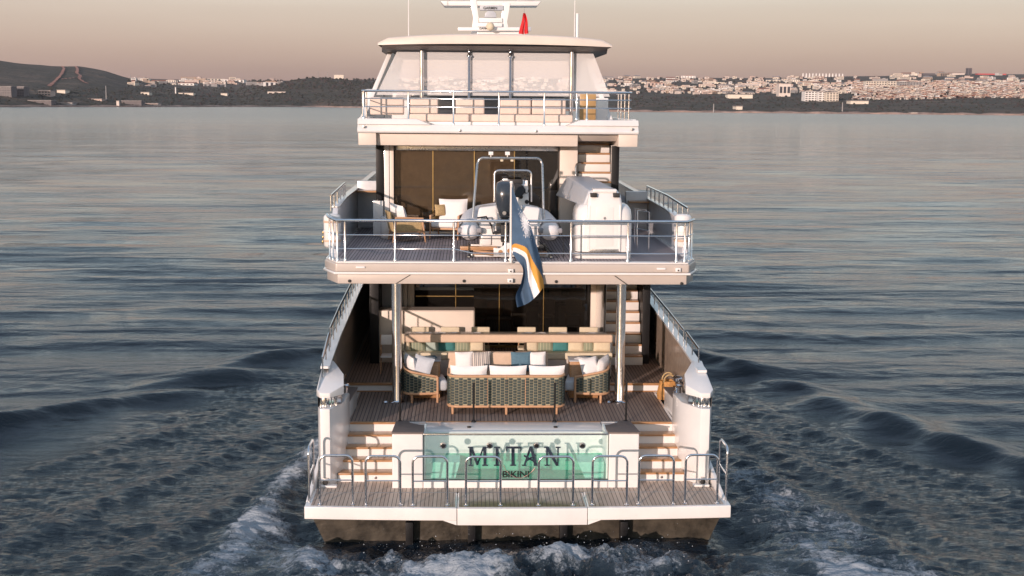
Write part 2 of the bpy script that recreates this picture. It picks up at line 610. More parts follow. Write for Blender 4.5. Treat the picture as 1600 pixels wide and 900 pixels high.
bot.loft([[(-hb(Y) * .995, Y, .44), (-hb(Y) * .94, Y, -.05), (-hb(Y) * .75, Y, -.9), (hb(Y) * .75, Y, -.9), (hb(Y) * .94, Y, -.05), (hb(Y) * .995, Y, .44)] for Y in YB], closed=True)
bot.build('hull_bottom', ANTIF, yacht, smooth=30)
for px, w in ((640, 10), (737, 11), (880, 11), (974, 9)):
    x = ax(px, .2, 830)
    MB().hexa([(x - .07, .10, -.5), (x + .07, .10, -.5), (x + .07, .33, -.5), (x - .07, .33, -.5), (x - .075, .06, .40), (x + .075, .06, .40), (x + .075, .33, .40), (x - .075, .33, .40)]).build('platform_bracket', BLACK, yacht, bevel=.012)

# ------------------------------------------------------------------ swim platform
def aft(x):                                                # slightly bowed aft edge
    return .15 * (x / 4.18) ** 2


XS = [-4.17, -3.6, -2.9, -2.1, -1.2]
XC = [-1.19, -.6, 0, .6, 1.35]
XR = [1.36, 2.2, 3.0, 3.6, 4.2]
plat_o = MB().prism([(x, aft(x)) for x in XS] + [(XS[-1], 1.34), (XS[0], 1.34)], 'z', .45, .70).build('swim_platform', WHITE, yacht, bevel=.018, seg=3)
MB().prism([(x, aft(x)) for x in XR] + [(XR[-1], 1.34), (XR[0], 1.34)], 'z', .45, .70).build('platform_wing', WHITE, plat_o, bevel=.018, seg=3)
lift = MB()
lift.prism([(x, aft(x) - .006) for x in XC] + [(XC[-1], 1.34), (XC[0], 1.34)], 'z', .36, .698)
lift.build('lifting_section', WHITE, plat_o, bevel=.014, seg=2)
for s, xa, xb in ((-1, -1.46, -1.203), (1, 1.61, 1.363)):
    yo = aft(xb) + .004
    MB().prism([(xa, .452), (xb, .452), (xb, .36), (xb - .03 * -s * -1 if 0 else xb, .36)][:3], 'y', yo, .6).build('platform_fairing', WHITE, plat_o)
for s in (-1, 1):                                           # side pods of the platform along the hull
    p = MB()
    p.hexa([(s * 4.08, .50, .46), (s * 4.185, .50, .46), (s * 4.14, 4.2, .5), (s * 4.0, 4.2, .5), (s * 4.11, .50, .708), (s * 4.18, .50, .708), (s * 4.10, 4.2, 1.55), (s * 4.02, 4.2, 1.55)])
    p.build('platform_flank', WHITE, plat_o, bevel=.02)
pk = MB()
pk.add([(x, aft(x) + .09, .705) for x in [-4.05, -3, -2, -1.23]] + [(-1.23, 1.02, .705), (-4.05, 1.02, .705)], [list(range(6))])
pk.add([(x, aft(x) + .09, .705) for x in [-1.16, 0, 1.32]] + [(1.32, 1.02, .705), (-1.16, 1.02, .705)], [list(range(5))])
pk.add([(x, aft(x) + .09, .705) for x in [1.39, 2.2, 3, 4.07]] + [(4.07, 1.02, .705), (1.39, 1.02, .705)], [list(range(6))])
pk.add([(-4.05, 1.06, .705), (4.07, 1.06, .705), (4.07, 1.34, .705), (-4.05, 1.34, .705)], [(0, 1, 2, 3)])
for s in (-1, 1):
    pk.add([(s * 2.54, 1.34, .705), (s * 3.9, 1.34, .705), (s * 3.9, 1.8, .705), (s * 2.54, 1.8, .705)], [(0, 1, 2, 3)])
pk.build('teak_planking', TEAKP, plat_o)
fl = MB()
for s in (-1, 1):
    fl.box(s * 3.9, s * 2.5, 1.341, 1.85, .45, .70)
fl.box(-2.55, 2.55, 1.345, 1.36, .45, .69)
fl.build('platform_inner_floor', WHITE, plat_o)


def hoop(x0, x1, y, z0, z1, r=.024, parent=None, bar=True):
    q = .13
    P = [(x0, y, z0)] + [(x0 + q - q * cos(a), y, z1 - q + q * sin(a)) for a in np.linspace(0, pi / 2, 6)] + [(x1 - q + q * sin(a), y, z1 - q + q * cos(a)) for a in np.linspace(0, pi / 2, 6)] + [(x1, y, z0)]
    b = MB().tube(P, r, 10)
    if bar:
        b.tube([(x0, y, (z0 + z1) / 2), (x1, y, (z0 + z1) / 2)], r * .6, 8)
    for x in (x0, x1):
        b.lathe([(.05, 0), (.05, .012), (.03, .02)], (x, y, z0), 12)
    return b


for a, c in ((499.5, 551), (571.5, 625.5), (645, 699), (728, 782), (841.5, 895.5), (925.5, 979.5), (998, 1052), (1070.5, 1121)):
    x0, x1 = ax(a, .22, 760), ax(c, .22, 760)
    ya = aft((x0 + x1) / 2) + .17
    x0, x1 = ax(a, ya, 760), ax(c, ya, 760)
    hoop(x0, x1, ya, .70, 1.69).build('rail_hoop', STEEL, plat_o, smooth=60)
for s, px in ((-1, 486.5), (1, 1129)):                          # the hoop on each side edge, seen end on
    x = ax(px, .8, 760)
    P = [(x, .42, .7)] + [(x, .42 + .13 - .13 * cos(a), 1.67 + .13 * sin(a)) for a in np.linspace(0, pi / 2, 5)] + [(x, 1.15 - .13 + .13 * sin(a), 1.67 + .13 * cos(a)) for a in np.linspace(0, pi / 2, 5)] + [(x, 1.15, .7)]
    MB().tube(P, .024, 10).tube([(x, .42, 1.25), (x, 1.15, 1.25)], .015, 8).build('rail_hoop', STEEL, plat_o, smooth=60)

# ------------------------------------------------------------------ transom, pool
tr = MB()
for xa, xb in ((-2.53, -1.90), (1.90, 2.52)):
    tr.hexa([(xa, 1.35, .46), (xb, 1.35, .46), (xb, 2.34, .46), (xa, 2.34, .46), (xa, 1.35, 1.838), (xb, 1.35, 1.838), (xb, 2.34, 1.735), (xa, 2.34, 1.735)])
tr.box(-1.895, 1.895, 1.352, 1.44, .46, .855)
tr_o = tr.build('transom', WHITE, yacht, bevel=.03, seg=3)
for s in (-1, 1):
    cp = MB()
    pl_ = [(1.89, 1.34), (2.54, 1.34), (2.54, 3.0), (2.28, 3.0), (2.22, 2.72), (2.02, 2.45), (1.89, 2.36)]
    zc_ = [1.872 - .105 * (b - 1.34) for _, b in pl_]
    cp.add([(s * a, b, z - .03) for (a, b), z in zip(pl_, zc_)] + [(s * a, b, z) for (a, b), z in zip(pl_, zc_)],
           [list(range(7))[::-1], list(range(7, 14))] + [(i, (i + 1) % 7, 7 + (i + 1) % 7, 7 + i) for i in range(7)])
    cp.build('teak_cap', TEAKG, tr_o, bevel=.006)
for s in (-1, 1):
    MB().box(s * 2.36, s * 2.52, 2.343, 2.98, .8, 1.665).build('cap_support', WHITE, tr_o)
pool = MB()
pool.box(-1.898, 1.898, 1.445, 2.35, .60, .80, 1)               # floor
pool.box(-1.899, -1.86, 1.445, 2.35, .803, 1.80)
pool.box(1.86, 1.899, 1.445, 2.35, .803, 1.80)
pool.box(-1.858, 1.858, 2.31, 2.349, .803, 1.62)                 # forward wall
pool.hexa([(-1.85, 1.62, .804), (-1.25, 1.62, .804), (-1.25, 2.3, .804), (-1.85, 2.3, .804), (-1.85, 1.72, 1.14), (-1.15, 1.72, 1.14), (-1.15, 2.3, 1.14), (-1.85, 2.3, 1.14)])
pool.hexa([(1.45, 1.62, .804), (1.85, 1.62, .804), (1.85, 2.3, .804), (1.45, 2.3, .804), (1.30, 1.72, 1.14), (1.85, 1.72, 1.14), (1.85, 2.3, 1.14), (1.30, 2.3, 1.14)])
pool_o = pool.build('pool', [POOLT, POOLG], yacht, smooth=20)
pw = MB()
pw.box(-1.852, 1.852, 1.452, 2.302, .81, 1.17)
pw.build('pool_water', POOLW, pool_o)
g = MB()
g.box(-1.897, 1.897, 1.385, 1.415, .86, 1.80)
g.build('pool_glass', GLASSP, pool_o)
fr = MB()
fr.box(-1.897, 1.897, 1.375, 1.425, 1.802, 1.83)
fr.build('glass_top_rail', STEEL, pool_o, bevel=.005)
ed = MB()
for x in (-1.893, 1.893):
    ed.box(x - .006, x + .006, 1.37, 1.383, .86, 1.80)
ed.box(-1.88, 1.88, 1.37, 1.383, .862, .876)
ed.build('glass_seal', BLACK, pool_o)
for px in (692.5, 765, 838, 910):
    x, z = at(px, 696, 1.38)
    d = MB().disc((x, 1.384, z), .066, .022, 'y', n=20).disc((x, 1.3615, z), .046, .008, 'y', n=20, mi=1)
    d.build('pool_light', [STEEL, BLACK], pool_o, bevel=.006)
for px in (731, 876):
    x, z = at(px, 744, 2.3)
    MB().disc((x, 2.305, z), .05, .02, 'y').build('pool_drain', DARK, pool_o, bevel=.004)
cm = MB()
cm.prism([(2.355, .8), (2.355, 1.60), (2.40, 1.655), (2.55, 1.675), (2.985, 1.675), (2.985, .8)], 'x', -1.89, 1.89)
cm.box(-2.35, -1.895, 2.345, 2.985, .8, 1.662)
cm.box(1.895, 2.35, 2.345, 2.985, .8, 1.662)
cm_o = cm.build('pool_coaming', WHITE, yacht, bevel=.02, seg=3)
for px in (733, 868):
    x, z = at(px, 666, 2.55)
    MB().disc((x, 2.52, 1.675), .045, .02, 'z').build('water_jet', DARK, cm_o, bevel=.006)

# letters on the pool glass
def strokes(name, lst, d=.022, m=None, y=1.383):
    b = MB()
    for i, poly in enumerate(lst):
        P = [at(px, py, y) for px, py in poly]
        b.prism(P, 'y', y - d - .0015 * i, y - .0005)
    return b.build(name, m or CHROMEL, pool_o, bevel=.0025, seg=1)


T, B = 698, 727.5
def serif(x, y, w=9, h=1.9):
    return [(x - w / 2, y - h), (x + w / 2, y - h), (x + w / 2, y), (x - w / 2, y)]
strokes('letter', [[(733, T), (737.6, T), (736.4, B), (734.4, B)], [(733.6, T), (738.4, T), (747.6, 724), (744.6, 727)], [(754.2, T), (756.6, T), (747, 727), (744.8, 725)], [(754.6, T), (760.2, T), (760.2, B), (755.6, B)], serif(735, T + 1.6, 8), serif(758.4, T + 1.6, 8), serif(735.3, B, 6.5), serif(758, B, 9)])
strokes('letter', [[(774.2, T), (779.2, T), (779.2, B), (774.2, B)], serif(776.7, T + 1.6, 10), serif(776.7, B, 10)])
strokes('letter', [[(799, T), (804.2, T), (804.2, B), (799, B)], [(790, T - .6), (815, T - .6), (813.4, T + 2.6), (791.6, T + 2.6)], [(790, T), (792.6, T), (791.8, T + 7), (790.6, T + 6)], [(812.6, T), (815, T), (814.4, T + 6), (813.2, T + 7)], serif(801.6, B, 9)])
strokes('letter', [[(827.4, T - .5), (831.4, T - .5), (820.6, B), (817.6, B)], [(827.2, T), (832.2, T), (840.2, B), (834.6, B)], [(819, 710), (834.6, 719), (833.6, 721.4), (818, 712.6)], [(836.4, 709.4), (838, 711.8), (822, 721.2), (820.8, 719)], serif(819, B, 7), serif(837.6, B, 8)])
strokes('letter', [[(853, T), (855.8, T), (855.8, B), (853.4, B)], [(851.6, T), (857.4, T), (873.4, B), (868.6, B)], [(870.6, T), (873.2, T), (872.6, B), (870.4, B)], serif(853.4, T + 1.6, 7), serif(872, T + 1.6, 8), serif(854.6, B, 8)])
(bx, bz) = at(806, 745.5, 1.383)
bw = at(827, 745, 1.383)[0] - at(785.5, 745, 1.383)[0]
text_mesh('home_port_lettering', 'BIKINI', .185, INK, (bx, 1.379, bz), pool_o, extrude=.003, width=bw)
ac = []
for px, py in ((787, 727), (790, 734), (796, 741), (806, 746.5), (815, 747), (823, 743), (831, 737), (836, 731)):
    x, z = at(px, py, 1.37)
    ac.append((x, 1.370, z))
MB().tube(ac, .007, 6).build('emblem_arc', COPPER, pool_o)

# ------------------------------------------------------------------ stern stairs
for s, xa, xb in ((-1, -3.68, -2.535), (1, 2.525, 3.54)):
    st = MB()
    for k in range(5):
        y0 = 1.80 + .30 * k
        st.box(xa, xb, y0, y0 + .302, .46, .70 + .194 * (k + 1) - .042)
    st_o = st.build('stern_staircase', WHITE, yacht, bevel=.008)
    for k in range(4):
        y0 = 1.80 + .30 * k
        MB().box(xa - .0, xb, y0 - .035, y0 + .27, .70 + .194 * (k + 1) - .040, .70 + .194 * (k + 1)).build('tread', TEAKT, st_o, bevel=.008)
    x, z = at(587 if s < 0 else 1034, 745, 1.79)
    MB().disc((x, 1.80, .70 + .09), .03, .012).build('step_light', STEELB, st_o, bevel=.004)

# ------------------------------------------------------------------ stern wings with their chrome fairleads
for s in (-1, 1):
    q = [(4.06, 1.70), (3.99, 1.50), (3.80, 1.50), (3.58 if s < 0 else 3.50, 2.12), (3.53 if s < 0 else 3.45, 2.98), (3.64, 3.0), (4.04, 3.0)]
    w = MB().prism([(s * a, b) for a, b in q], 'z', .44, 2.32)
    w_o = w.build('stern_wing', WHITE, yacht, bevel=.02, seg=2)
    f = MB().prism([(s * 4.03, 1.80), (s * 3.97, 1.65), (s * 3.83, 1.65), (s * 3.60, 1.95), (s * 3.66, 2.6), (s * 4.02, 2.6)], 'z', 2.322, 2.525)
    f.build('fairlead_band', STEEL, w_o, bevel=.02)
    for k in range(4):
        t = k / 3
        x, y = s * (3.995 - .30 * t), 1.655 + .14 * max(0, t - .4) * 1.6
        MB().lathe([(.030, 2.335), (.022, 2.38), (.022, 2.47), (.030, 2.515)], (x, y, 0), 10).build('fairlead_roller', STEEL, w_o, smooth=60)
    c = [(4.09, 1.75), (4.0, 1.58), (3.80, 1.58), (3.55, 1.95), (3.60, 2.45), (3.88, 3.1), (4.09, 3.1)]
    vs = [(s * a, b, 2.528) for a, b in c] + [(s * a, b, 2.63 + .25 * (b - 1.58)) for a, b in c]
    n = 7
    MB().add(vs, [list(range(n))[::-1], list(range(n, 2 * n))] + [(i, (i + 1) % n, n + (i + 1) % n, n + i) for i in range(n)]).build('wing_cap', WHITE, w_o, bevel=.018)
    # exhaust boss at the foot
    x, z = at(509 if s < 0 else 1097, 748, 1.5)
    MB().disc((x, 1.505, .80), .085, .08).disc((x, 1.424, .80), .06, .004, mi=1).build('shore_inlet', [STEELB, DARK], w_o, bevel=.01)
    MB().box(s * 3.66, s * 4.0, 1.36, 1.498, .705, .75).build('inlet_step', WHITE, w_o, bevel=.015)
    # mooring pedestal and capstan behind the wing
    pd = MB().prism([(s * a, b) for a, b in ((3.58, 3.003), (3.50, 4.45), (3.92, 4.45), (3.92, 3.003))], 'z', 1.60, 2.09)
    pd_o = pd.build('mooring_pedestal', WHITE, yacht, bevel=.015)
    MB().prism([(s * a, b) for a, b in ((3.56, 2.7), (3.48, 4.47), (3.925, 4.47), (3.925, 2.7))], 'z', 2.325 if 0 else 2.092, 2.122).build('pedestal_cap', TEAKG, pd_o, bevel=.006)
    if s < 0:
        cx, cy = ax(525, 4.0, 590) + .05, 4.0
    else:
        cx, cy = ax(1062, 3.75, 590), 3.75
    MB().lathe([(.15, 0), (.15, .05), (.10, .09), (.085, .18), (.10, .27), (.16, .31), (.165, .37), (.12, .40), (.05, .41)], (cx, cy, 2.124), 20).build('capstan', STEEL, pd_o, smooth=50)
    MB().lathe([(.06, 0), (.045, .06), (.045, .28), (.075, .33), (.06, .36)], (s * 3.62, 3.15, 2.124), 14).build('bollard', STEEL, pd_o, smooth=50)

# ------------------------------------------------------------------ main deck
dk = MB()
dk.box(-3.60, 3.52, 2.99, 5.95, 1.45, 1.664)
dk.box(-3.93, 3.93, 5.952, 26, 1.5, 1.874)
dk_o = dk.build('main_deck', WHITE, yacht)
tk = MB()
tk.add([(-3.56, 3.06, 1.670), (3.46, 3.06, 1.670), (3.46, 5.94, 1.670), (-3.56, 5.94, 1.670)], [(0, 1, 2, 3)])
tk.add([(-3.92, 6.02, 1.880), (3.92, 6.02, 1.880), (3.92, 26, 1.880), (-3.92, 26, 1.880)], [(0, 1, 2, 3)])
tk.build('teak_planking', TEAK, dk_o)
no = MB()
no.box(-3.53, -2.535, 2.965, 3.058, 1.63, 1.672)
no.box(2.525, 3.45, 2.965, 3.058, 1.63, 1.672)
no.box(-1.9, 1.9, 2.99, 3.058, 1.64, 1.674)
no.box(-3.9, 3.9, 5.92, 6.018, 1.83, 1.884)
no.box(-3.9, 3.9, 5.925, 5.949, 1.672, 1.70)
no.build('teak_nosing', TEAKT, dk_o, bevel=.006)
for px, b in ((625, 655), (740, 652), (866.5, 653), (978, 656)):
    x = ax(px, 2.98, b)
    zt = az(598, 2.98, px)
    MB().tube([(x, 2.98, 1.67), (x, 2.98, zt)], .022, 8).lathe([(.05, 0), (.05, .02), (.03, .05)], (x, 2.98, 1.674), 10).build('screen_stanchion', BLACK, dk_o, smooth=60)
for px in (620.5, 967.5):
    x = ax(px, 4.85, 620)
    MB().lathe([(.17, 1.67), (.17, 1.69), (.118, 1.72), (.112, 1.74), (.112, 4.47)], (x, 4.85, 0), 24).build('deck_pillar', STEEL, yacht, smooth=50)
    MB().lathe([(.05, 0), (.06, .03), (.03, .06)], (x - .26, 4.75, 1.672), 10).build('deck_fitting', STEEL, dk_o)

# side-deck rails over the bulwark
def rail_run(pts, r=.03, drop=.28, every=.75, parent=None, name='guard_rail', mids=(), pr=.016):
    """Hand rail along pts; posts go down by drop, mids are lower rails (share of the drop)."""
    b = MB().tube(pts, r, 8)
    o = b.build(name, STEEL, parent, smooth=60)
    P = [Vector(p) for p in pts]
    pb = MB()
    for a, c in zip(P, P[1:]):
        n = max(1, int(round((c - a).length / every)))
        for k in range(n):
            p = a.lerp(c, k / n)
            MB().tube([(p.x, p.y, p.z), (p.x, p.y, p.z - drop)], pr, 6).build('post', STEEL, o, smooth=60)
    p = P[-1]
    MB().tube([(p.x, p.y, p.z), (p.x, p.y, p.z - drop)], pr, 6).build('post', STEEL, o, smooth=60)
    for m in mids:
        MB().tube([(q.x, q.y, q.z - drop * m) for q in P], pr * .8, 6).build('mid_rail', STEEL, o, smooth=60)
    return o


rail_run([(4.0, 3.0, 3.28), (4.0, 4.6, 3.36)], parent=yacht, drop=.38, every=.8)
rail_run([(4.0, 4.95, 3.34), (4.0, 7.2, 3.42), (4.0, 10.5, 3.5), (4.0, 18, 3.85)], parent=yacht, drop=.34, every=.75)
rail_run([(-4.02, 2.3, 3.22), (-4.02, 3.6, 3.50)], parent=yacht, drop=.40, every=.65)
rail_run([(-4.02, 3.8, 3.58), (-4.02, 5.8, 3.72), (-4.02, 8.6, 3.84), (-4.02, 18, 4.15)], parent=yacht, drop=.42, every=.75)

# ------------------------------------------------------------------ main-deck superstructure
sup = MB()
xl, xr = ax(578, 8.3, 500), ax(1015, 8.3, 500)
sup.box(xl + .02, xl + .16, 8.45, 24, 1.882, 4.46, 1)
sup.box(xr - .16, xr - .02, 8.45, 24, 1.882, 4.46, 1)
sup.box(xl + .165, ax(630, 10.5, 470), 10.45, 10.7, 1.882, 4.46)
sup.box(xl + .165, xr - .165, 23.8, 24, 1.882, 4.46)
saloon = sup.build('main_saloon', [GREYW, BLACK], yacht, bevel=.01)
for a, c in ((578, 592), (1003.5, 1015)):
    MB().box(ax(a, 8.3, 500), ax(c, 8.3, 500), 8.25, 8.44, 1.882, 4.46).build('corner_pillar', BLACK, saloon, bevel=.012)
xa, xb = ax(648, 10.5, 480), ax(922, 10.5, 480)
for a, c in ((630.5, 637), (637.6, 647.5), (922.5, 936), (936.6, 944)):
    MB().box(ax(a, 10.5, 480), ax(c, 10.5, 480), 10.42, 10.62, 1.882, 4.46).build('door_frame', CREAM, saloon, bevel=.012)
mull = [648, 712, 780, 849, 922]
for a, c in zip(mull, mull[1:]):
    MB().box(ax(a, 10.5, 480) + .012, ax(c, 10.5, 480) - .012, 10.5, 10.53, 1.95, 4.40).build('glass_door', GLASSD, saloon)
for a in mull[1:-1]:
    x = ax(a, 10.5, 480)
    MB().box(x - .011, x + .011, 10.46, 10.54, 1.95, 4.40).build('mullion', BRONZE, saloon)
MB().box(xa, xb, 10.45, 10.56, 4.402, 4.46).box(xa, xb, 10.45, 10.56, 1.882, 1.948).build('door_track', BRONZE, saloon)
x0, z0 = at(648, 462.5, 10.47)
x1 = ax(740, 10.47, 463)
MB().box(x0 + .03, x1, 10.44, 10.455, z0 - .012, z0 + .012).build('curtain_rail', BRONZE, saloon)
# stair to the boat deck
def flight(name, xa, xb, Y0, z0, z1, n, run, stringer=True):
    h = (z1 - z0) / n
    b = MB()
    for k in range(n):
        b.box(xa, xb, Y0 + run * k, Y0 + run * (k + 1) + .02, z0 + h * k + .001, z0 + h * (k + 1) - .046)
    o = b.build(name, WHITE, yacht, bevel=.006)
    for k in range(n):
        MB().box(xa + .01, xb - .01, Y0 + run * k - .03, Y0 + run * (k + 1), z0 + h * (k + 1) - .045, z0 + h * (k + 1)).build('tread', TEAKT, o, bevel=.008)
    return o


sx0, sx1 = ax(945, 8.3, 540), ax(1003, 8.3, 540)
ms = flight('main_staircase', sx0, sx1, 8.1, 1.88, 4.93, 12, .20)
MB().tube([(sx0 - .05, 8.0, 2.7), (sx0 - .05, 8.0, 4.05), (sx0 - .05, 8.12, 4.2), (sx0 - .05, 9.2, 4.44)], .025, 8).build('hand_rail', BLACK, ms, smooth=60)
MB().box(sx0 - .03, sx0 - .004, 8.1, 10.4, 1.882, 4.455).build('stair_wall', WHITE, ms)
# sideboard
cx0, cx1 = ax(592, 8.4, 500), ax(625, 8.4, 500)
sb = MB().box(cx0, ax(630, 8.4, 500), 8.38, 9.0, 1.884, 3.235).box(ax(630, 8.4, 500) + .004, ax(742, 8.4, 500), 8.42, 9.0, 1.884, 3.22)
sb_o = sb.build('sideboard', CREAM, yacht, bevel=.02)
MB().box(cx0 + .02, ax(741, 8.4, 500), 8.44, 8.99, 3.222, 3.24).build('sideboard_top', TAUPE, sb_o)

# ------------------------------------------------------------------ boat deck
PL = [(-3.96, 4.5), (4.0, 4.5), (4.27, 5.2), (4.27, 24), (3.2, 30), (-3.2, 30), (-4.27, 24), (-4.27, 5.2)]


def inset(pl, d, dy=None):
    cx = sum(p[0] for p in pl) / len(pl)
    cy = 16
    return [(p[0] - d * (1 if p[0] > 0 else -1), p[1] + (d if p[1] < cy else -d)) for p in pl]


bd = MB()
bd.prism(PL, 'z', 4.745, 4.94)
bd_o = bd.build('boat_deck', TAUPE, yacht, bevel=.04, seg=3)
MB().prism(inset(PL, -.035), 'z', 4.69, 4.742).build('rubbing_strake', WHITE, bd_o, bevel=.02, seg=3)
MB().prism(inset(PL, .045), 'z', 4.47, 4.688).build('lower_fascia', TAUPE, bd_o, bevel=.02)
MB().prism(inset(PL, .28), 'z', 4.455, 4.468).build('deckhead', CREAM, bd_o)
MB().prism(inset(PL, .02), 'z', 4.942, 4.975).build('deck_edge', WHITE, bd_o, bevel=.012)
bt = MB()
ip = inset(PL, .24)
bt.add([(x, y, 4.980) for x, y in ip], [list(range(8))])
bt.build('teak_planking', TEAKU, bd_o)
for px, py in ((563, 417.5), (1033, 420)):
    x, z = at(px, py, 4.48)
    MB().box(x - .10, x + .10, 4.46, 4.50, z - .02, z + .02).build('courtesy_light', F_WHITE, bd_o, bevel=.008)
for px, py in ((546, 439), (725, 439), (869, 440), (1065, 443)):
    x, z = at(px, py, 4.53)
    MB().disc((x, 4.54, z), .035, .03).build('down_light', DARK, bd_o, bevel=.006)
for px, py in ((797, 438), (1059, 421.5), (798, 423)):
    x, z = at(px, py, 4.48)
    MB().box(x - .06, x + .06, 4.42, 4.5, z - .045, z + .045).disc((x, 4.42, z - .005), .03, .02, mi=1).build('deck_camera', [WHITE, DARK], bd_o, bevel=.012)

for pts in (((618, 443), (640, 429.5), (642.5, 429.5), (620.5, 443)), ((983, 446), (962, 431), (959.5, 431), (980.5, 446))):
    MB().prism([at(a, b, 4.54) for a, b in pts], 'y', 4.541, 4.56).build('panel_joint', DARK, bd_o)
# aft guard rail of the boat deck
zr = 5.89
rl = MB().tube([(-4.24, 5.5, zr + .05), (-4.18, 5.2, zr + .03), (-3.95, 4.62, zr), (3.95, 4.62, zr), (4.20, 5.2, zr)], .034, 10)
rl_o = rl.build('aft_guard_rail', STEEL, yacht, smooth=60)
for m, r in ((.36, .014), (.70, .014)):
    b = MB()
    z = zr - (zr - 4.98) * m
    b.tube([(-4.18, 5.2, z), (-3.95, 4.62, z), (-1.3, 4.62, z), (-.9, 4.62, z - (.09 if m > .5 else 0)), (3.95, 4.62, z - (.09 if m > .5 else 0)), (4.2, 5.2, z - (.05 if m > .5 else 0))], r, 6)
    b.build('mid_rail', STEEL, rl_o, smooth=60)
for px in (527, 539, 617, 709, 790, 892, 981, 1057, 1070):
    x = ax(px, 4.62, 380)
    MB().lathe([(.045, 4.975), (.045, 5.01), (.024, 5.06), (.024, zr)], (x, 4.62, 0), 10).build('post', STEEL, rl_o, smooth=60)
for s in (-1, 1):
    for k in (.35, .75):
        x, y = s * (3.95 + .25 * k), 4.62 + .58 * k
        MB().lathe([(.045, 4.975), (.045, 5.01), (.022, 5.05), (.022, zr)], (x, y, 0), 10).build('post', STEEL, rl_o, smooth=60)

# side bulwarks of the boat deck with their rails
for s, zt in ((-1, 6.06), (1, 5.80)):
    b = MB()
    ys = [6.2, 6.9, 9, 14, 20, 24]
    tops = [5.35, zt - .08, zt, zt + .02, zt + .05, zt + .05]
    b.loft([[(s * 4.24, y, 4.76), (s * 4.25, y, t), (s * 4.13, y, t), (s * 4.12, y, 4.985)] for y, t in zip(ys, tops)], closed=True)
    b.box(s * 3.5, s * 4.12, 12.3, 12.5, 4.985, zt + .25)
    bo = b.build('boat_deck_bulwark', BULW, yacht, bevel=.01, smooth=40)
    MB().loft([[(s * 4.28, y, t + .004), (s * 4.28, y, t + .05), (s * 4.10, y, t + .05), (s * 4.10, y, t + .004)] for y, t in zip(ys[1:], tops[1:])], closed=True).build('bulwark_cap', WHITE, bo, bevel=.012)
    rail_run([(s * 4.2, 6.0, zt + .28), (s * 4.2, 9, zt + .36), (s * 4.2, 9.4 if s < 0 else 13, zt + .36)], parent=yacht, drop=.36, every=.75, r=.035, pr=.022)
    MB().box(s * 3.55, s * 4.12, 11.9, 12.29, zt - .045, zt).build('locker_lid', TEAKT, bo)

# ------------------------------------------------------------------ upper saloon
YU = 10.0
ul, ur = ax(587.5, YU, 280), ax(967, YU, 280)
us = MB()
us.box(ul + .02, ul + .2, YU + .16, 22, 4.985, 7.42, 1)
us.box(ur - .2, ur - .02, YU + .16, 22, 4.985, 7.42, 1)
us.box(ul + .21, ur - .21, 21.8, 22, 4.985, 7.42)
us_o = us.build('upper_saloon', [WHITE, BLACK], yacht, bevel=.01)
for a, c in ((587.5, 599.5), (955.5, 967)):
    MB().box(ax(a, YU, 280), ax(c, YU, 280), YU, YU + .155, 5.0 if a > 700 else 5.95, 7.40).build('corner_pillar', BLACK, us_o, bevel=.012)
MB().box(ax(583, YU, 340), ax(599, YU, 340), YU - .06, YU + .12, 4.985, 5.93).build('pillar_base', WHITE, us_o, bevel=.02)
MB().box(ax(600, YU, 280), ax(608, YU, 280), YU + .03, YU + .16, 4.985, 7.40).build('wall_column', WHITE, us_o, bevel=.02)
MB().box(ax(608.5, YU, 280), ax(615, YU, 280), YU + .06, YU + .2, 4.985, 7.40).build('wall_column', CREAM, us_o, bevel=.015)
MB().box(ax(874.5, YU, 280), ax(902, YU, 280), YU - .02, YU + .3, 4.985, 7.40).build('wall_column', CREAM, us_o, bevel=.02)
um = [615.3, 676.5, 741, 803.5, 873.5]
for a, c in zip(um, um[1:]):
    MB().box(ax(a, YU + .4, 280) + .012, ax(c, YU + .4, 280) - .012, YU + .40, YU + .43, 5.08, 7.25).build('glass_door', GLASSU if a < 800 else GLASSD, us_o)
for a in um[1:-1]:
    x = ax(a, YU + .4, 280)
    MB().box(x - .012, x + .012, YU + .37, YU + .44, 5.08, 7.25).build('mullion', BRONZE, us_o)
xa, xb = ax(615, YU + .4, 280), ax(874, YU + .4, 280)
MB().box(xa - .1, xb + .1, YU + .36, YU + .5, 7.252, 7.40).build('door_head', STEELB, us_o, bevel=.01)
MB().box(xa - .1, xb + .1, YU + .34, YU + .5, 4.985, 5.078).build('door_sill', WHITE, us_o, bevel=.01)
usx0, usx1 = ax(904, YU + .3, 250), ax(954.5, YU + .3, 250)
fs = flight('upper_staircase', usx0, usx1, YU - .6, 4.985, 7.70, 11, .14)
MB().box(usx1 + .004, usx1 + .03, YU + .301, 12.8, 4.985, 7.40).build('stair_wall', WHITE, fs)
xh = ax(899, YU - .1, 290)
MB().tube([(xh, YU - .1, 6.25), (xh, YU - .1, 6.85), (xh + .03, YU - .05, 6.93), (xh + .14, YU + .1, 6.95)], .025, 8).tube([(xh, YU - .1, 6.3), (xh, YU - .1, 5.0)], .025, 8).build('hand_rail', STEELB, fs, smooth=60)

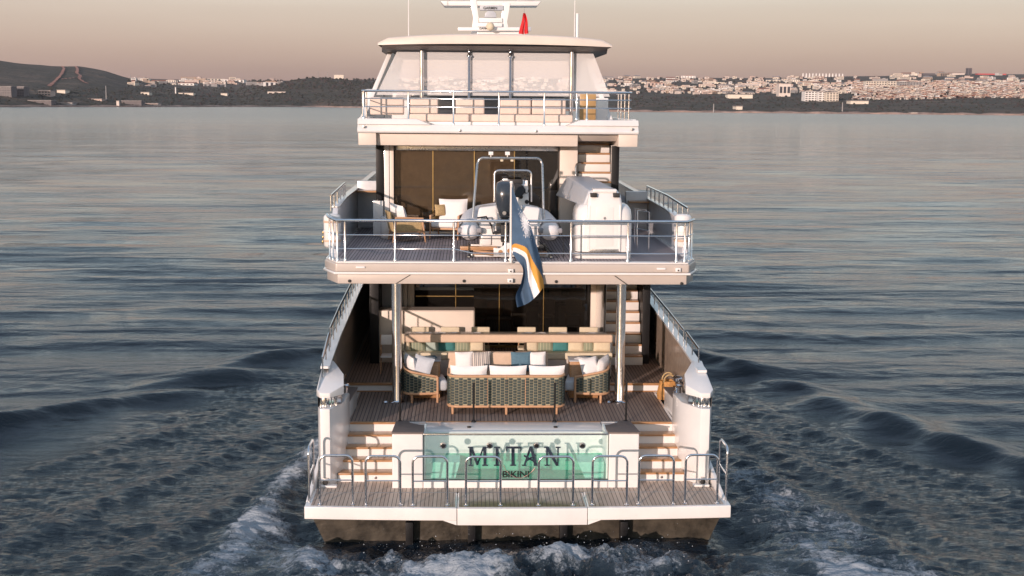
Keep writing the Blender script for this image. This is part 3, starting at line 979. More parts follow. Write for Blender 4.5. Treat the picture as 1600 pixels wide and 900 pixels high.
# ------------------------------------------------------------------ sun deck
sl, sr = -3.83, 3.39
sdk = MB()
sdk.prism([(9.0, 7.74), (8.97, 7.80), (9.10, 7.95), (9.55, 7.95), (9.55, 7.74)], 'x', sl, sr)
sdk.box(sl + .05, sr - .05, 9.552, 22, 7.74, 7.90)
sdk_o = sdk.build('sun_deck', WHITE, yacht, bevel=.02, seg=3)
for a, c, ins in ((sl, ax(650, 9, 190), 1), (ax(908, 9, 190), sr, -1)):
    e = MB()
    x0, x1 = (a, c) if ins > 0 else (c, a)
    d = .38 * ins
    e.hexa([(x0, 9.02, 7.952), (x1 + d, 9.02, 7.952), (x1 + d, 9.6, 7.952), (x0, 9.6, 7.952), (x0, 9.10, 8.10), (x1, 9.10, 8.10), (x1, 9.6, 8.10), (x0, 9.6, 8.10)])
    e.build('coaming_end', WHITE, sdk_o, bevel=.02)
for a, c in ((sl + .02, ax(588, 9.1, 220)), (ax(966, 9.1, 220), sr - .02)):
    MB().prism([(9.06, 7.42), (9.04, 7.735), (12.5, 7.735), (12.5, 7.42)], 'x', a, c).build('lower_fascia', CREAM, sdk_o, bevel=.02)
MB().prism([(9.26, 7.415), (9.20, 7.732), (12.5, 7.732), (12.5, 7.415)], 'x', ax(588, 9.1, 220) + .004, ax(903, 9.2, 220)).build('lower_fascia', CREAM, sdk_o, bevel=.02)
sx = ax(903, 9.2, 220)
MB().prism([(9.5, 7.55), (9.24, 7.70), (9.24, 7.732), (10.2, 7.732), (10.2, 7.55)], 'x', sx + .004, ax(966, 9.1, 220) - .004).build('stair_lintel', CREAM, sdk_o, bevel=.02)
for s in (sl, sr):
    MB().box(min(s, s * .97), max(s, s * .97), 9.56, 22, 7.75, 8.12).build('side_coaming', WHITE, sdk_o, bevel=.02)
for px, py in ((569, 198), (719, 204), (838, 205), (988, 202)):
    x, z = at(px, py, 8.98)
    MB().disc((x, 9.0, z), .035, .04).build('down_light', STEELB, sdk_o, bevel=.006)
zt = 8.80
r2 = MB().tube([(-3.72, 10.8, zt + .02), (-3.72, 9.35, zt), (-3.66, 9.22, zt), (3.1, 9.22, zt), (3.22, 9.35, zt), (3.24, 12.5, zt + .02)], .030, 10)
r2_o = r2.build('sun_deck_rail', STEEL, yacht, smooth=60)
for dz in (.19, .40):
    MB().tube([(-3.72, 10.8, zt - dz), (-3.72, 9.35, zt - dz), (-3.66, 9.22, zt - dz), (3.1, 9.22, zt - dz), (3.22, 9.35, zt - dz), (3.24, 12.5, zt - dz)], .014, 6).build('mid_rail', STEEL, r2_o, smooth=60)
for px in (568, 638, 708.5, 779.5, 850.5, 901, 917):
    x = ax(px, 9.22, 165)
    zb = 8.10 if px < 600 or px > 890 else 7.952
    MB().lathe([(.04, zb), (.04, zb + .03), (.022, zb + .07), (.022, zt)], (x, 9.22, 0), 10).build('post', STEEL, r2_o, smooth=60)
for x, y in ((3.23, 9.9), (3.23, 10.8), (3.24, 11.7), (3.24, 12.4), (-3.72, 9.4), (-3.72, 10.7)):
    MB().tube([(x, y, 8.1), (x, y, zt)], .022, 8).build('post', STEEL, r2_o, smooth=60)

# sun-deck seating, fixed upholstery
so = MB()
so.box(ax(640, 10.2, 186), ax(896, 10.2, 186), 10.1, 12.0, 7.905, 8.02)
so_o = so.build('sun_deck_settee', WHITE, yacht, bevel=.02)
for a, c in ((640, 733), (734, 895)):
    MB().box(ax(a, 10.15, 186), ax(c, 10.15, 186), 10.05, 10.5, 8.022, az(179, 10.1)).build('seat_cushion', F_SUN, so_o, bevel=.05, seg=3)
for a, c in ((578.5, 631), (641, 684.5), (712, 757), (781.5, 829.5), (831, 884)):
    MB().box(ax(a, 10.3, 165), ax(c, 10.3, 165), 10.2, 10.55, az(181, 10.3), az(153.5, 10.3)).build('back_cushion', F_SUN, so_o, bevel=.05, seg=3)
hc = MB()
P = []
for i in range(13):
    t = i / 12
    px = 655 + 228 * t
    P.append((ax(px, 15, 148), az(151, 15) + .12 * (1 - (2 * t - 1) ** 2)))
P += [(P[-1][0], 7.95), (P[0][0], 7.95)]
hc.prism(P, 'y', 15, 16.4)
hc.build('helm_console', ENGINE, yacht, bevel=.03)
MB().box(ax(571, 13.6, 150), ax(600, 13.6, 150), 13.5, 15.5, 7.905, az(141, 13.5)).box(ax(600.5, 13.6, 150), ax(640, 13.6, 150), 13.5, 15.0, 7.905, az(147, 13.5)).build('wet_bar', WHITE, yacht, bevel=.03)
MB().box(ax(905, 11.5, 165), ax(930, 11.5, 165), 11.3, 11.38, 7.905, az(146, 11.3)).build('companionway_hatch', AMBER, yacht, bevel=.015)
MB().box(ax(931, 12.4, 165), ax(950, 12.4, 165), 12.3, 14.2, 7.905, az(152, 12.3)).build('bar_cabinet', WHITE, yacht, bevel=.03)

# ------------------------------------------------------------------ hardtop
YH = 12.0
hx0, hx1 = ax(589.5, YH, 80), ax(957.5, YH, 80)
mid = (hx0 + hx1) / 2
hw = (hx1 - hx0) / 2
rings = []
NX = 25
for Y, dz in ((12.0, 0), (12.05, .06), (12.6, .10), (15, .12), (18, .08), (19.6, 0)):
    row = []
    for i in range(NX):
        u = -1 + 2 * i / (NX - 1)
        z = 10.19 + (.15 * (1 - abs(u) ** 2.4)) + dz - (.10 if abs(u) > .99 else 0)
        yy = Y + (.55 * max(0, abs(u) - .55) ** 1.4 if Y < 13 else 0)
        row.append((mid + hw * u, yy, z))
    rings.append(row)
low = []
for row in rings:
    low.append([(x, y + (.02 if y < 12.04 else 0), 10.085 + .05 * (1 - abs((x - mid) / hw) ** 2)) for x, y, z in row])
ht = MB().loft(rings, caps=False)
ht.loft([low[0], rings[0]], caps=False)
ht.loft([low[-1], rings[-1]], caps=False)
ht.loft([[r[0] for r in low], [r[0] for r in rings]], caps=False)
ht.loft([[r[-1] for r in low], [r[-1] for r in rings]], caps=False)
ht_o = ht.build('hardtop', F_BEIGE if 0 else CREAM, yacht, smooth=50, weld=True)
un = MB()
un.hexa([(hx0 + .12, 12.30, 10.0), (hx1 - .12, 12.30, 10.0), (hx1 - .05, 13.1, 9.93), (hx0 + .05, 13.1, 9.93), (hx0 + .12, 12.10, 10.083), (hx1 - .12, 12.10, 10.083), (hx1 - .05, 13.1, 10.083), (hx0 + .05, 13.1, 10.083)])
un.box(hx0 + .05, hx0 + 1.0, 13.1, 19.4, 9.93, 9.99)
un.box(hx1 - 1.0, hx1 - .05, 13.1, 19.4, 9.93, 9.99)
un.box(hx0 + 1.0, hx1 - 1.0, 18.6, 19.4, 9.93, 9.99)
un.build('hardtop_ceiling', mat('brown_soffit', (.17, .13, .11), .5), ht_o, bevel=.01)
MB().box(hx0 + .9, hx1 - .9, 13.0, 18.8, 10.02, 10.05).build('slat_gap_shade', DARK, ht_o)  # dark sheet added above the slats so their gaps look shaded
for k in range(11):
    y = 13.2 + .5 * k
    MB().box(hx0 + 1.0, hx1 - 1.0, y, y + .34, 9.945, 9.975).build('louver_slat', GREYW if k % 2 else CREAM, ht_o)
for px in (659, 893):
    x = ax(px, 12.5, 110)
    MB().tube([(x, 12.5, 7.92), (x, 12.5, 9.95)], .062, 14).build('hardtop_post', STEEL, ht_o, smooth=60)
for px in (733, 797.5):
    x = ax(px, 12.56, 110)
    MB().lathe([(.042, 7.92), (.042, 9.78), (.075, 9.80), (.075, 9.84), (.045, 9.86), (.045, 9.95)], (x, 12.56, 0), 12).build('hardtop_post', STEEL, ht_o, smooth=60)
for a_t, a_b, s in ((606, 562, -1), (918, 958, 1)):
    xt, xb = ax(a_t, 13.4, 92), ax(a_b, 12.4, 145)
    d = .14 * -s
    xt2, xb2 = xt + .10 * -s, xb + .35 * -s
    vs = [(xb, 12.2, 8.05), (xb + d, 12.2, 8.05), (xb2 + d, 18.5, 8.05), (xb2, 18.5, 8.05), (xt, 13.4, 9.94), (xt + d, 13.4, 9.94), (xt2 + d, 18.0, 9.94), (xt2, 18.0, 9.94)]
    MB().hexa(vs).build('hardtop_side_frame', WHITE, ht_o, bevel=.03)
ws = MB()
x0, x1, x2, x3 = ax(588, 12.65, 150), ax(953, 12.65, 150), ax(927, 12.65, 92), ax(620, 12.65, 92)
ws.hexa([(x0, 12.65, 8.72), (x1, 12.65, 8.72), (x1, 12.66, 8.72), (x0, 12.66, 8.72), (x3, 12.65, 9.92), (x2, 12.65, 9.92), (x2, 12.66, 9.92), (x3, 12.66, 9.92)])
ws.build('clear_enclosure', SCREEN, yacht)

# ------------------------------------------------------------------ mast and aerials
YM = 15.0
def flat(poly, y, d, name, m, parent, bevel=.012):
    return MB().prism([at(px, py, y) for px, py in poly], 'y', y, y + d).build(name, m, parent, bevel=bevel)


ma = MB().prism([at(*p, YM) for p in ((747, 47), (818, 47), (822, 62), (742, 62))], 'y', YM - .3, YM + 1.2)
mast = ma.build('radar_mast', WHITE, yacht, bevel=.03)
for yy in (YM, YM + .8):
    flat([(734.5, -2), (744, -2), (748, 28), (746, 56), (735.5, 56), (739.5, 28)], yy, .16, 'mast_leg', WHITE, mast)
    flat([(786, 5), (797.5, 5), (792.5, 34), (796.5, 56), (786, 56), (782.5, 34)], yy, .16, 'mast_leg', WHITE, mast)
flat([(688, 1.5), (846, 1.5), (840, 9), (694, 9)], YM + .02, .9, 'mast_spreader', WHITE, mast, .03)
flat([(700, -8), (724, -8), (726, 1), (698, 1)], YM + .1, .5, 'satellite_dome', WHITE, mast, .05)
flat([(808, -8), (834, -8), (836, 1), (806, 1)], YM + .1, .5, 'satellite_dome', WHITE, mast, .05)
flat([(750, 8.5), (786, 8.5), (786, 16), (750, 16)], YM - .06, .2, 'mast_brace', GREYW, mast)
flat([(749, 28), (785, 28), (785, 35), (749, 35)], YM - .06, .2, 'mast_brace', WHITE, mast)
flat([(757, 27.5), (758, 20), (762, 17), (771, 17), (775, 20), (776, 27.5)], YM - .05, .3, 'thermal_camera', GREYW, mast, .02)
flat([(715.5, 42.5), (812, 42.5), (812, 48), (715.5, 48)], YM - .5, .12, 'radar_scanner', WHITE, mast, .02)
flat([(798, 42), (830, 42), (830, 48.5), (798, 48.5)], YM - .2, .14, 'radar_scanner', GREYW, mast, .02)
flat([(747, 35.5), (785, 35.5), (785, 42), (747, 42)], YM - .1, .4, 'radar_gearbox', WHITE, mast, .03)
x, z = at(766, 41.5, YM - .62)
MB().lathe([(.0001, -.13), (.09, -.09), (.13, 0), (.09, .09), (.0001, .13)], (x, YM - .64, z), 16).build('search_light', F_CREAM, mast, smooth=60)
x, z = at(766, 47.6, YM - .52)
text_mesh('scanner_lettering', 'GARMIN', .085, INK, (x - .16, YM - .505, z + .03), mast, .003)
x, z = at(766, 14.5, YM - .07)
text_mesh('scanner_lettering', 'GARMIN', .11, INK, (x, YM - .065, z), mast, .003)
for px, Y, yb, r in ((638.5, 13.0, 56, .016), (897.5, 13.0, 58, .014)):
    x, z = at(px, yb, Y)
    MB().tube([(x, Y, z - .1), (x, Y, z + 2.6)], [r, r * .5], 6).build('whip_aerial', WHITE, yacht)
x, z = at(901.5, 58, 13.1)
MB().tube([(x, 13.1, z - .1), (x, 13.1, z + .66)], .05, 12).build('aerial_base', WHITE, yacht, smooth=60)


# ================================================================== LOOSE THINGS ON THE MAIN DECK
DZ = 1.672                                                  # lower aft deck


def weave_panel(path, zb, zt, parent, cell=.090, row=.063, off=.012):
    """Webbing woven round uprights along a plan path: one backing sheet, one mass of straps."""
    P = [Vector((x, y, 0)) for x, y in path]
    L = [0]
    for a, b in zip(P, P[1:]):
        L.append(L[-1] + (b - a).length)

    def pt(s):
        for i in range(len(P) - 1):
            if s <= L[i + 1] + 1e-9:
                t = (s - L[i]) / max(1e-9, L[i + 1] - L[i])
                d = (P[i + 1] - P[i]).normalized()
                return P[i].lerp(P[i + 1], t), Vector((d.y, -d.x, 0))
        d = (P[-1] - P[-2]).normalized()
        return P[-1], Vector((d.y, -d.x, 0))
    zt_ = zt if callable(zt) else (lambda s: zt)
    back = MB()
    ns = 40
    for sgn in (-1, 1):
        vs, fs = [], []
        for i in range(ns + 1):
            p, nn = pt(L[-1] * i / ns)
            p = p + nn * .004 * sgn
            vs += [(p.x, p.y, zb), (p.x, p.y, zt_(L[-1] * i / ns))]
        for i in range(ns):
            q = (2 * i, 2 * i + 2, 2 * i + 3, 2 * i + 1)
            fs.append(q if sgn > 0 else q[::-1])
        back.add(vs, fs)
    back.build('backing', STRAND, parent)
    st = MB()
    nc = int(L[-1] / cell)
    c = L[-1] / nc
    for i in range(nc):
        s0 = c * i
        top = zt_(s0 + c / 2)
        nr = int((top - zb) / row)
        for j in range(nr + 1):
            z0 = zb + row * j + (row * .5 if i % 2 else 0)
            z1 = z0 + row * .86
            if z1 > top:
                continue
            a, na = pt(s0 + c * .06)
            b, nb = pt(s0 + c * .94)
            m, nm = pt(s0 + c * .5)
            for sg in (1, -1):
                o1, o2 = off * sg, (off + .012) * sg
                vs = []
                for q, nq, o in ((a, na, o1), (m, nm, o2), (b, nb, o1)):
                    w = q + nq * o
                    vs += [(w.x, w.y, z0), (w.x + nq.x * .004 * sg, w.y + nq.y * .004 * sg, (z0 + z1) / 2), (w.x, w.y, z1)]
                st.add(vs, [(0, 3, 4, 1), (1, 4, 5, 2), (3, 6, 7, 4), (4, 7, 8, 5)])
    st.build('webbing', WEAVE, parent, kind='stuff')


def cushion(label, c, w, h, t, m, rx=0.0, rz=0.0, ry=0.0, group=None, cat='cushion', name='cushion', crown=.0):
    o = MB().pillow((0, 0, 0), w, h, t, 0, 0, 0, n=10, crown=crown).build(name, m)
    o.location = c
    o.rotation_euler = (Matrix.Rotation(rz, 3, 'Z') @ Matrix.Rotation(rx, 3, 'X') @ Matrix.Rotation(ry, 3, 'Y')).to_euler()
    return tag(o, label, cat, group)


# woven sofa with its back to the stern
sx0, sx1 = ax(700.5, 3.9, 610), ax(881, 3.9, 610)
W2 = (sx1 - sx0) / 2
sofa = thing('woven_sofa', 'long green and cream woven sofa on teak legs, its back to the pool', 'sofa', ((sx0 + sx1) / 2, 3.68, DZ))


def rpath(w, d, r=.22, n=7):
    P = [(-w, d)]
    P += [(-w + r - r * cos(a), r - r * sin(a)) for a in np.linspace(0, pi / 2, n)]
    P += [(w - r + r * sin(a), r - r * cos(a)) for a in np.linspace(0, pi / 2, n)]
    P += [(w, d)]
    return P


zt_s = az(588, 3.68) - DZ
weave_panel(rpath(W2, .78), .205, zt_s - .02, sofa)
fb = MB()
fb.tube([(x, y, zt_s) for x, y in rpath(W2, .80)], .030, 8)
fb.tube([(x, y, .18) for x, y in rpath(W2, .80)], .032, 8)
for sx in (-.33, .33, 0):
    fb.tube([(sx * W2 * 1.0, -.004, .18), (sx * W2 * 1.0, -.004, zt_s)], .014, 6)
fb.build('frame', TEAKF, sofa, smooth=60)
for x, y in ((-W2 + .10, .05), (0, .0), (W2 - .17, .03), (-W2 + .02, .74), (W2 - .02, .74)):
    MB().lathe([(.026, 0), (.036, .19)], (x, y, 0), 10).build('leg', TEAKF, sofa, smooth=60)
MB().box(-W2 + .06, W2 - .06, .06, .80, .16, .40).build('seat_cushion', F_WHITE, sofa, bevel=.06, seg=3)
G = 'white back cushions of the woven sofa'
for (a, b, n) in ((704, 761, 'port end'), (765, 822.5, 'middle'), (827, 882, 'starboard end')):
    x0, x1 = ax(a, 3.9, 580), ax(b, 3.9, 580)
    cushion('white back cushion standing at the %s of the woven sofa' % n, ((x0 + x1) / 2, 3.93, DZ + zt_s - .04), x1 - x0 + .02, .50, .22, F_WHITE, rx=.16, group=G, crown=.015)


def woven_chair(label, loc, rz, group):
    """Tub chair; its seat opens to local +y, woven shell round the other three sides, higher at the back."""
    t = thing('woven_armchair', label, 'armchair', loc, rz, group)
    w, d = .44, .76
    P = rpath(w, d, .25)
    per = []
    L = 0
    for i, p in enumerate(P):
        if i:
            L += math.dist(P[i - 1], p)
        per.append(L)

    def top(s):
        u = abs(2 * s / L - 1)
        return .80 - .20 * max(0, (u - .15) / .85) ** 1.0
    weave_panel(P, .245, lambda s: top(s) - .035, t)
    b = MB()
    b.tube([(x, y, top(s)) for (x, y), s in zip(P, per)], .030, 8)
    b.tube([(x, y, .215) for x, y in P], .034, 8)
    b.tube([(-w, d, .215), (w, d, .215)], .03, 8)
    b.build('frame', TEAKF, t, smooth=60)
    for x, y, h in ((-w, d, .60), (w, d, .60), (-w + .03, .17, .22), (w - .03, .17, .22)):
        MB().lathe([(.026, 0), (.034, .2), (.032, max(h, .21))], (x, y, 0), 10).build('leg', TEAKF, t, smooth=60)
    MB().box(-w + .05, w - .05, .08, d + .24, .25, .50).build('seat_cushion', F_GREY, t, bevel=.08, seg=4)
    return t


lx0, lx1 = ax(628, 4.75, 620), ax(697, 4.75, 620)
GC = 'woven armchairs either side of the sofa'
woven_chair('green and cream woven armchair facing the middle, beside the port deck pillar', (lx0, 4.72 + .44, DZ), radians(-90 + 8), GC)
rx1 = ax(954, 4.75, 620)
woven_chair('green and cream woven armchair with two white cushions by the starboard pillar', (rx1, 4.72 + .44, DZ), radians(90 - 8), GC)
x, z = at(638, 568, 5.1)
cushion('white cushion tilted in the port woven armchair', (x + .05, 5.1, z - .02), .48, .46, .2, F_WHITE, rx=.2, rz=radians(-65), ry=.15)
x, z = at(660, 570, 5.0)
cushion('pale grey cushion leaning in the port woven armchair', (x, 4.98, z - .02), .50, .46, .18, F_GREY, rx=-.35, rz=radians(-20), ry=.2)
x, z = at(921, 572, 5.0)
cushion('white cushion nearer the middle in the starboard woven armchair', (x, 5.0, z - .02), .44, .44, .18, F_WHITE, rx=-.3, rz=radians(15), ry=-.15)
x, z = at(942, 570, 5.1)
cushion('white cushion leaning outboard in the starboard woven armchair', (x, 5.1, z - .02), .46, .46, .2, F_WHITE, rx=.2, rz=radians(60), ry=-.2)

# built-up settee facing aft, in front of the step
bx0, bx1 = ax(700, 5.7, 565), ax(856, 5.7, 565)
bs = thing('beige_settee', 'beige upholstered settee facing the woven sofa in front of the step', 'sofa', ((bx0 + bx1) / 2, 5.2, DZ))
w = (bx1 - bx0) / 2
MB().box(-w, w, -.25, .5, .06, .26).build('base', WHITE, bs, bevel=.02)
for a, b in ((-w, -.004), (.004, w)):
    MB().box(a, b, -.28, .42, .265, .44).build('seat_cushion', F_BEIGE, bs, bevel=.05, seg=3)
zb = az(549.5, 5.65) - DZ
for a, b in ((-w, -w / 3 - .004), (-w / 3 + .004, w / 3 - .004), (w / 3 + .004, w)):
    MB().box(a, b, .36, .56, .30, zb).build('back_cushion', F_BEIGE, bs, bevel=.06, seg=3)
for px0, px1, m, lab in ((712, 738, F_WHITE, 'plain white cushion on the beige settee next to a striped one'), (736, 766, F_STRB, 'grey and cream striped cushion on the beige settee'),
                         (799, 829, F_BLUE, 'slate blue cushion on the beige settee'), (828, 852, F_WHITE, 'plain white cushion beside the slate blue one on the beige settee')):
    x0, x1 = ax(px0, 5.45, 565), ax(px1, 5.45, 565)
    zc = az(550.5, 5.45)
    cushion(lab, ((x0 + x1) / 2, 5.42, zc - .22), x1 - x0 + .03, .47, .17, m, rx=-.12, ry=random.uniform(-.06, .06))

# side tables with magazines
for s, a, b, lab in ((-1, 646, 689, 'teak side table with magazines behind the port woven armchair'), (1, 888, 935, 'teak side table with magazines behind the starboard woven armchair')):
    x0, x1 = ax(a, 5.5, 570), ax(b, 5.5, 570)
    zt_ = az(560, 5.5) - DZ
    t = thing('side_table', lab, 'side table', ((x0 + x1) / 2, 5.5, DZ), 0, 'side tables behind the armchairs')
    w = (x1 - x0) / 2
    MB().box(-w + .02, w - .02, -.22, .28, 0, zt_ - .03).build('cabinet', TEAKT, t, bevel=.01)
    MB().box(-w, w, -.25, .32, zt_ - .028, zt_).build('table_top', GREYW, t, bevel=.008)
    MB().box(-w + .06, w - .06, -.226, -.221, .12, zt_ - .1).build('door_panel', TEAKF, t, bevel=.002)
    for k, (dx, dy, c) in enumerate(((-.08, 0, F_WHITE), (.10, .06, F_BLUE), (.02, -.1, F_WHITE))):
        m = MB().box(-.11, .11, -.14, .14, 0, .012).build('magazine', c, None, bevel=.002)
        m.location = ((x0 + x1) / 2 + dx, 5.52 + dy, DZ + zt_ + .001 + .013 * k)
        m.rotation_euler.z = .5 * k - .3
        tag(m, '%s magazine %s on the %s side table' % (('white', 'dark blue', 'small white')[k], ('lying under the others', 'in the middle of the stack', 'on top of the stack')[k], 'port' if s < 0 else 'starboard'), 'magazine')

# high-backed bench of the dining corner, seen from behind
yb = 6.5
qx0, qx1 = ax(630, yb, 540), ax(957, yb, 540)
ZD = 1.882
bench = thing('dining_bench', 'long dining bench with a beige bolster rail, its back to the stern', 'bench', ((qx0 + qx1) / 2, yb, ZD))
w = (qx1 - qx0) / 2
z0, z1 = az(535, yb) - ZD, az(522.5, yb) - ZD
bo = MB().box(-w, w, -.06, .16, z0, z1)
bo.build('bolster', F_BEIGE, bench, bevel=.05, seg=4)
xm0, xm1 = ax(757, yb, 545) - (qx0 + qx1) / 2, ax(819, yb, 545) - (qx0 + qx1) / 2
zs = az(551, yb) - ZD
for a, b in ((-w, xm0), (xm1, w)):
    MB().box(a, b, -.05, .75, zs - .16, zs).build('seat_cushion', F_CREAM, bench, bevel=.03, seg=3)
    MB().box(a + .02, b - .02, .0, .72, .05, zs - .164).build('base', TAUPE, bench, bevel=.01)
    MB().box(a + .02, b - .02, -.04, .7, 0, .048).build('plinth', DARK, bench)
for xx in (-w + .03, xm0 - .02, xm1 + .02, w - .03):
    MB().box(xx - .015, xx + .015, .09, .13, zs - .1, z0 + .02).build('upright', STEEL, bench)
PIL = [(629, 641, F_CREAM, 'cream'), (641, 665, F_STRG, 'green striped'), (665, 684.5, F_AQUA, 'pale aqua'), (685, 711, F_TEAL, 'teal'), (711, 735, F_STRG, 'green striped'), (735, 757, F_CREAM, 'cream'),
       (820, 841, F_CREAM, 'cream'), (841, 864, F_STRG, 'green striped'), (864, 888, F_TEAL, 'teal'), (888, 912, F_CREAM, 'cream'), (912, 927, F_STRG, 'green striped'), (927, 957, F_CREAM, 'cream')]
WHERE = ['at the port end of the dining bench', 'second from the port end of the dining bench', 'third from the port end of the dining bench', 'on the port half of the dining bench', 'between teal and cream on the port half of the dining bench',
         'at the inner end of the port half of the dining bench', 'at the inner end of the starboard half of the dining bench', 'between cream and teal on the starboard half of the dining bench', 'on the starboard half of the dining bench',
         'just outboard of the teal one on the starboard dining bench', 'second from the starboard end of the dining bench', 'at the starboard end of the dining bench']
for (a, b, m, c), wh in zip(PIL, WHERE):
    x0, x1 = ax(a, yb + .2, 543), ax(b, yb + .2, 543)
    cushion('%s cushion %s' % (c, wh), ((x0 + x1) / 2, yb + .22, ZD + zs + .20), x1 - x0 + .035, .46, .16, m, rx=.1 + random.uniform(-.04, .04), ry=random.uniform(-.04, .04), group='scatter cushions along the dining bench')

# dining table, chairs, place settings
tx0, tx1 = ax(632, 7.4, 520), ax(950, 7.4, 520)
zt_ = az(518.3, 7.85) - ZD
tb = thing('dining_table', 'long dining table laid behind the bolster of the dining bench', 'table', ((tx0 + tx1) / 2, 7.4, ZD))
w = (tx1 - tx0) / 2
MB().box(-w, w, -.45, .45, zt_ - .05, zt_).build('table_top', TAUPE, tb, bevel=.012)
for x in (-w * .6, w * .6):
    MB().box(x - .2, x + .2, -.2, .2, 0, zt_ - .052).build('pedestal', DARK, tb, bevel=.01)
ORD = ['at the port end', 'second from port', 'third from port', 'fourth from port', 'in the middle', 'fourth from starboard', 'third from starboard', 'second from starboard', 'at the starboard end']
for k, (px, c) in enumerate(((655, F_WHITE), (668, F_GREY), (690, F_WHITE), (710, F_GREY), (745, F_WHITE), (825, F_GREY), (846, F_WHITE), (880, F_WHITE), (925, F_WHITE))):
    x = ax(px, 7.55, 519)
    m = MB().box(-.16, .16, -.12, .12, 0, .008).lathe([(.09, .008), (.115, .022), (.112, .024), (.085, .014)], (0, 0, 0), 16).build('place_setting', c, None, bevel=.002)
    m.location = (x, 7.55, ZD + zt_ + .001)
    tag(m, 'small %s plate on the long dining table, %s' % ('white' if c is F_WHITE else 'grey', ORD[k]), 'plate', 'place settings on the dining table')
CH = [(642, 670, 'at the port end of the row behind the table'), (690, 717, 'second from the port end of the row behind the table'), (735, 767, 'port one of the middle pair behind the table'), (808, 838, 'starboard one of the middle pair behind the table'),
      (856, 888, 'second from the starboard end of the row behind the table'), (905, 935, 'at the starboard end of the row behind the table')]
proto = None
for a, b, wh in CH:
    x0, x1 = ax(a, 8.1, 515), ax(b, 8.1, 515)
    loc = ((x0 + x1) / 2, 8.0, ZD)
    if proto is None:
        proto = thing('dining_chair', 'beige dining chair ' + wh, 'chair', loc, 0, 'dining chairs behind the table')
        zc = az(511.5, 8.1) - ZD
        MB().box(-.23, .23, -.24, .20, .42, .50).build('seat', F_CREAM, proto, bevel=.03, seg=3)
        MB().box(-.235, .235, .12, .20, .56, zc).build('backrest', F_CREAM, proto, bevel=.03, seg=3)
        for sx in (-1, 1):
            MB().tube([(sx * .21, -.2, 0), (sx * .2, -.18, .42)], .016, 8).build('leg', TEAKF, proto, smooth=60)
            MB().tube([(sx * .21, .2, 0), (sx * .2, .16, .5), (sx * .2, .165, .7)], .016, 8).build('leg', TEAKF, proto, smooth=60)
    else:
        c = copy_tree(proto)
        c.location = loc
        c['label'] = 'beige dining chair ' + wh
# teak director's chair glimpsed at the port end of the table
x, _ = at(608, 555, 7.2)
dc = thing('folding_chair', 'teak folding chair with white seat half hidden behind the port pillar', 'chair', (x, 7.2, ZD))
MB().box(-.2, .2, -.2, .2, .40, .44).build('seat', F_WHITE, dc, bevel=.01)
MB().box(-.2, .2, -.03, 0.0, .70, .95).build('backrest', F_WHITE, dc, bevel=.01)
for sx in (-.2, .2):
    MB().tube([(sx, -.22, 0), (sx, .22, .62)], .016, 8).tube([(sx, .22, 0), (sx, -.22, .62)], .016, 8).tube([(sx, -.2, .62), (sx, .22, .62)], .02, 8).tube([(sx, 0, .62), (sx, -.02, .95)], .016, 8).build('leg', TEAKF, dc, smooth=60)

# basket by the starboard capstan
x, y = on(1041, 616, 1.675)
bk = thing('wicker_basket', 'woven straw basket with two loop handles below the starboard capstan', 'basket', (x - .02, 5.2, DZ))
rings = []
for z, a, b in ((0, .26, .16), (.12, .28, .18), (.28, .25, .17), (.40, .22, .15), (.44, .225, .155), (.43, .20, .13), (.2, .22, .14)):
    rings.append([(a * cos(g), b * sin(g), z) for g in np.linspace(0, 2 * pi, 20, endpoint=False)])
MB().loft(rings, closed=True).build('body', WICKER, bk, smooth=60)
for yy in (-.13, .13):
    MB().tube([(-.14 + .14 - .14 * cos(a), yy, .42 + .18 * sin(a)) for a in np.linspace(0, pi, 12)], .018, 8).build('handle', ROPE, bk, smooth=60)

# ================================================================== BOAT DECK THINGS
BZ = 4.982
# lounge chairs by the glass
def lounge_chair(label, loc, rz):
    t = thing('lounge_chair', label, 'armchair', loc, rz, 'rope lounge chairs by the upper glass doors')
    w = .38
    for sx in (-1, 1):
        MB().tube([(sx * w, .42, 0), (sx * w, .36, .40), (sx * w, .34, .60)], [.02, .028, .028], 8).build('leg', TEAKF, t, smooth=60)
        MB().tube([(sx * w, -.42, 0), (sx * w, -.36, .40), (sx * w, -.34, .62)], [.02, .028, .028], 8).build('leg', TEAKF, t, smooth=60)
        MB().tube([(sx * w, .36, .60), (sx * w, 0, .62), (sx * w, -.36, .63)], .03, 8).build('armrest', TEAKF, t, smooth=60)
        MB().loft([[(sx * w, y, .27), (sx * (w - .03), y, .27), (sx * (w - .03), y, .58), (sx * w, y, .58)] for y in (-.36, .33)], closed=True).build('rope_side', ROPE, t, bevel=.01)
    MB().box(-w, w, -.38, .36, .25, .30).build('seat_frame', TEAKF, t, bevel=.012)
    MB().hexa([(-w, -.42, .28), (w, -.42, .28), (w, -.37, .28), (-w, -.37, .28), (-w, -.52, .78), (w, -.52, .78), (w, -.47, .78), (-w, -.47, .78)]).build('rope_back', ROPE, t, bevel=.01)
    MB().box(-w + .03, w - .03, -.30, .42, .305, .46).build('seat_cushion', F_WHITE, t, bevel=.06, seg=3)
    return t


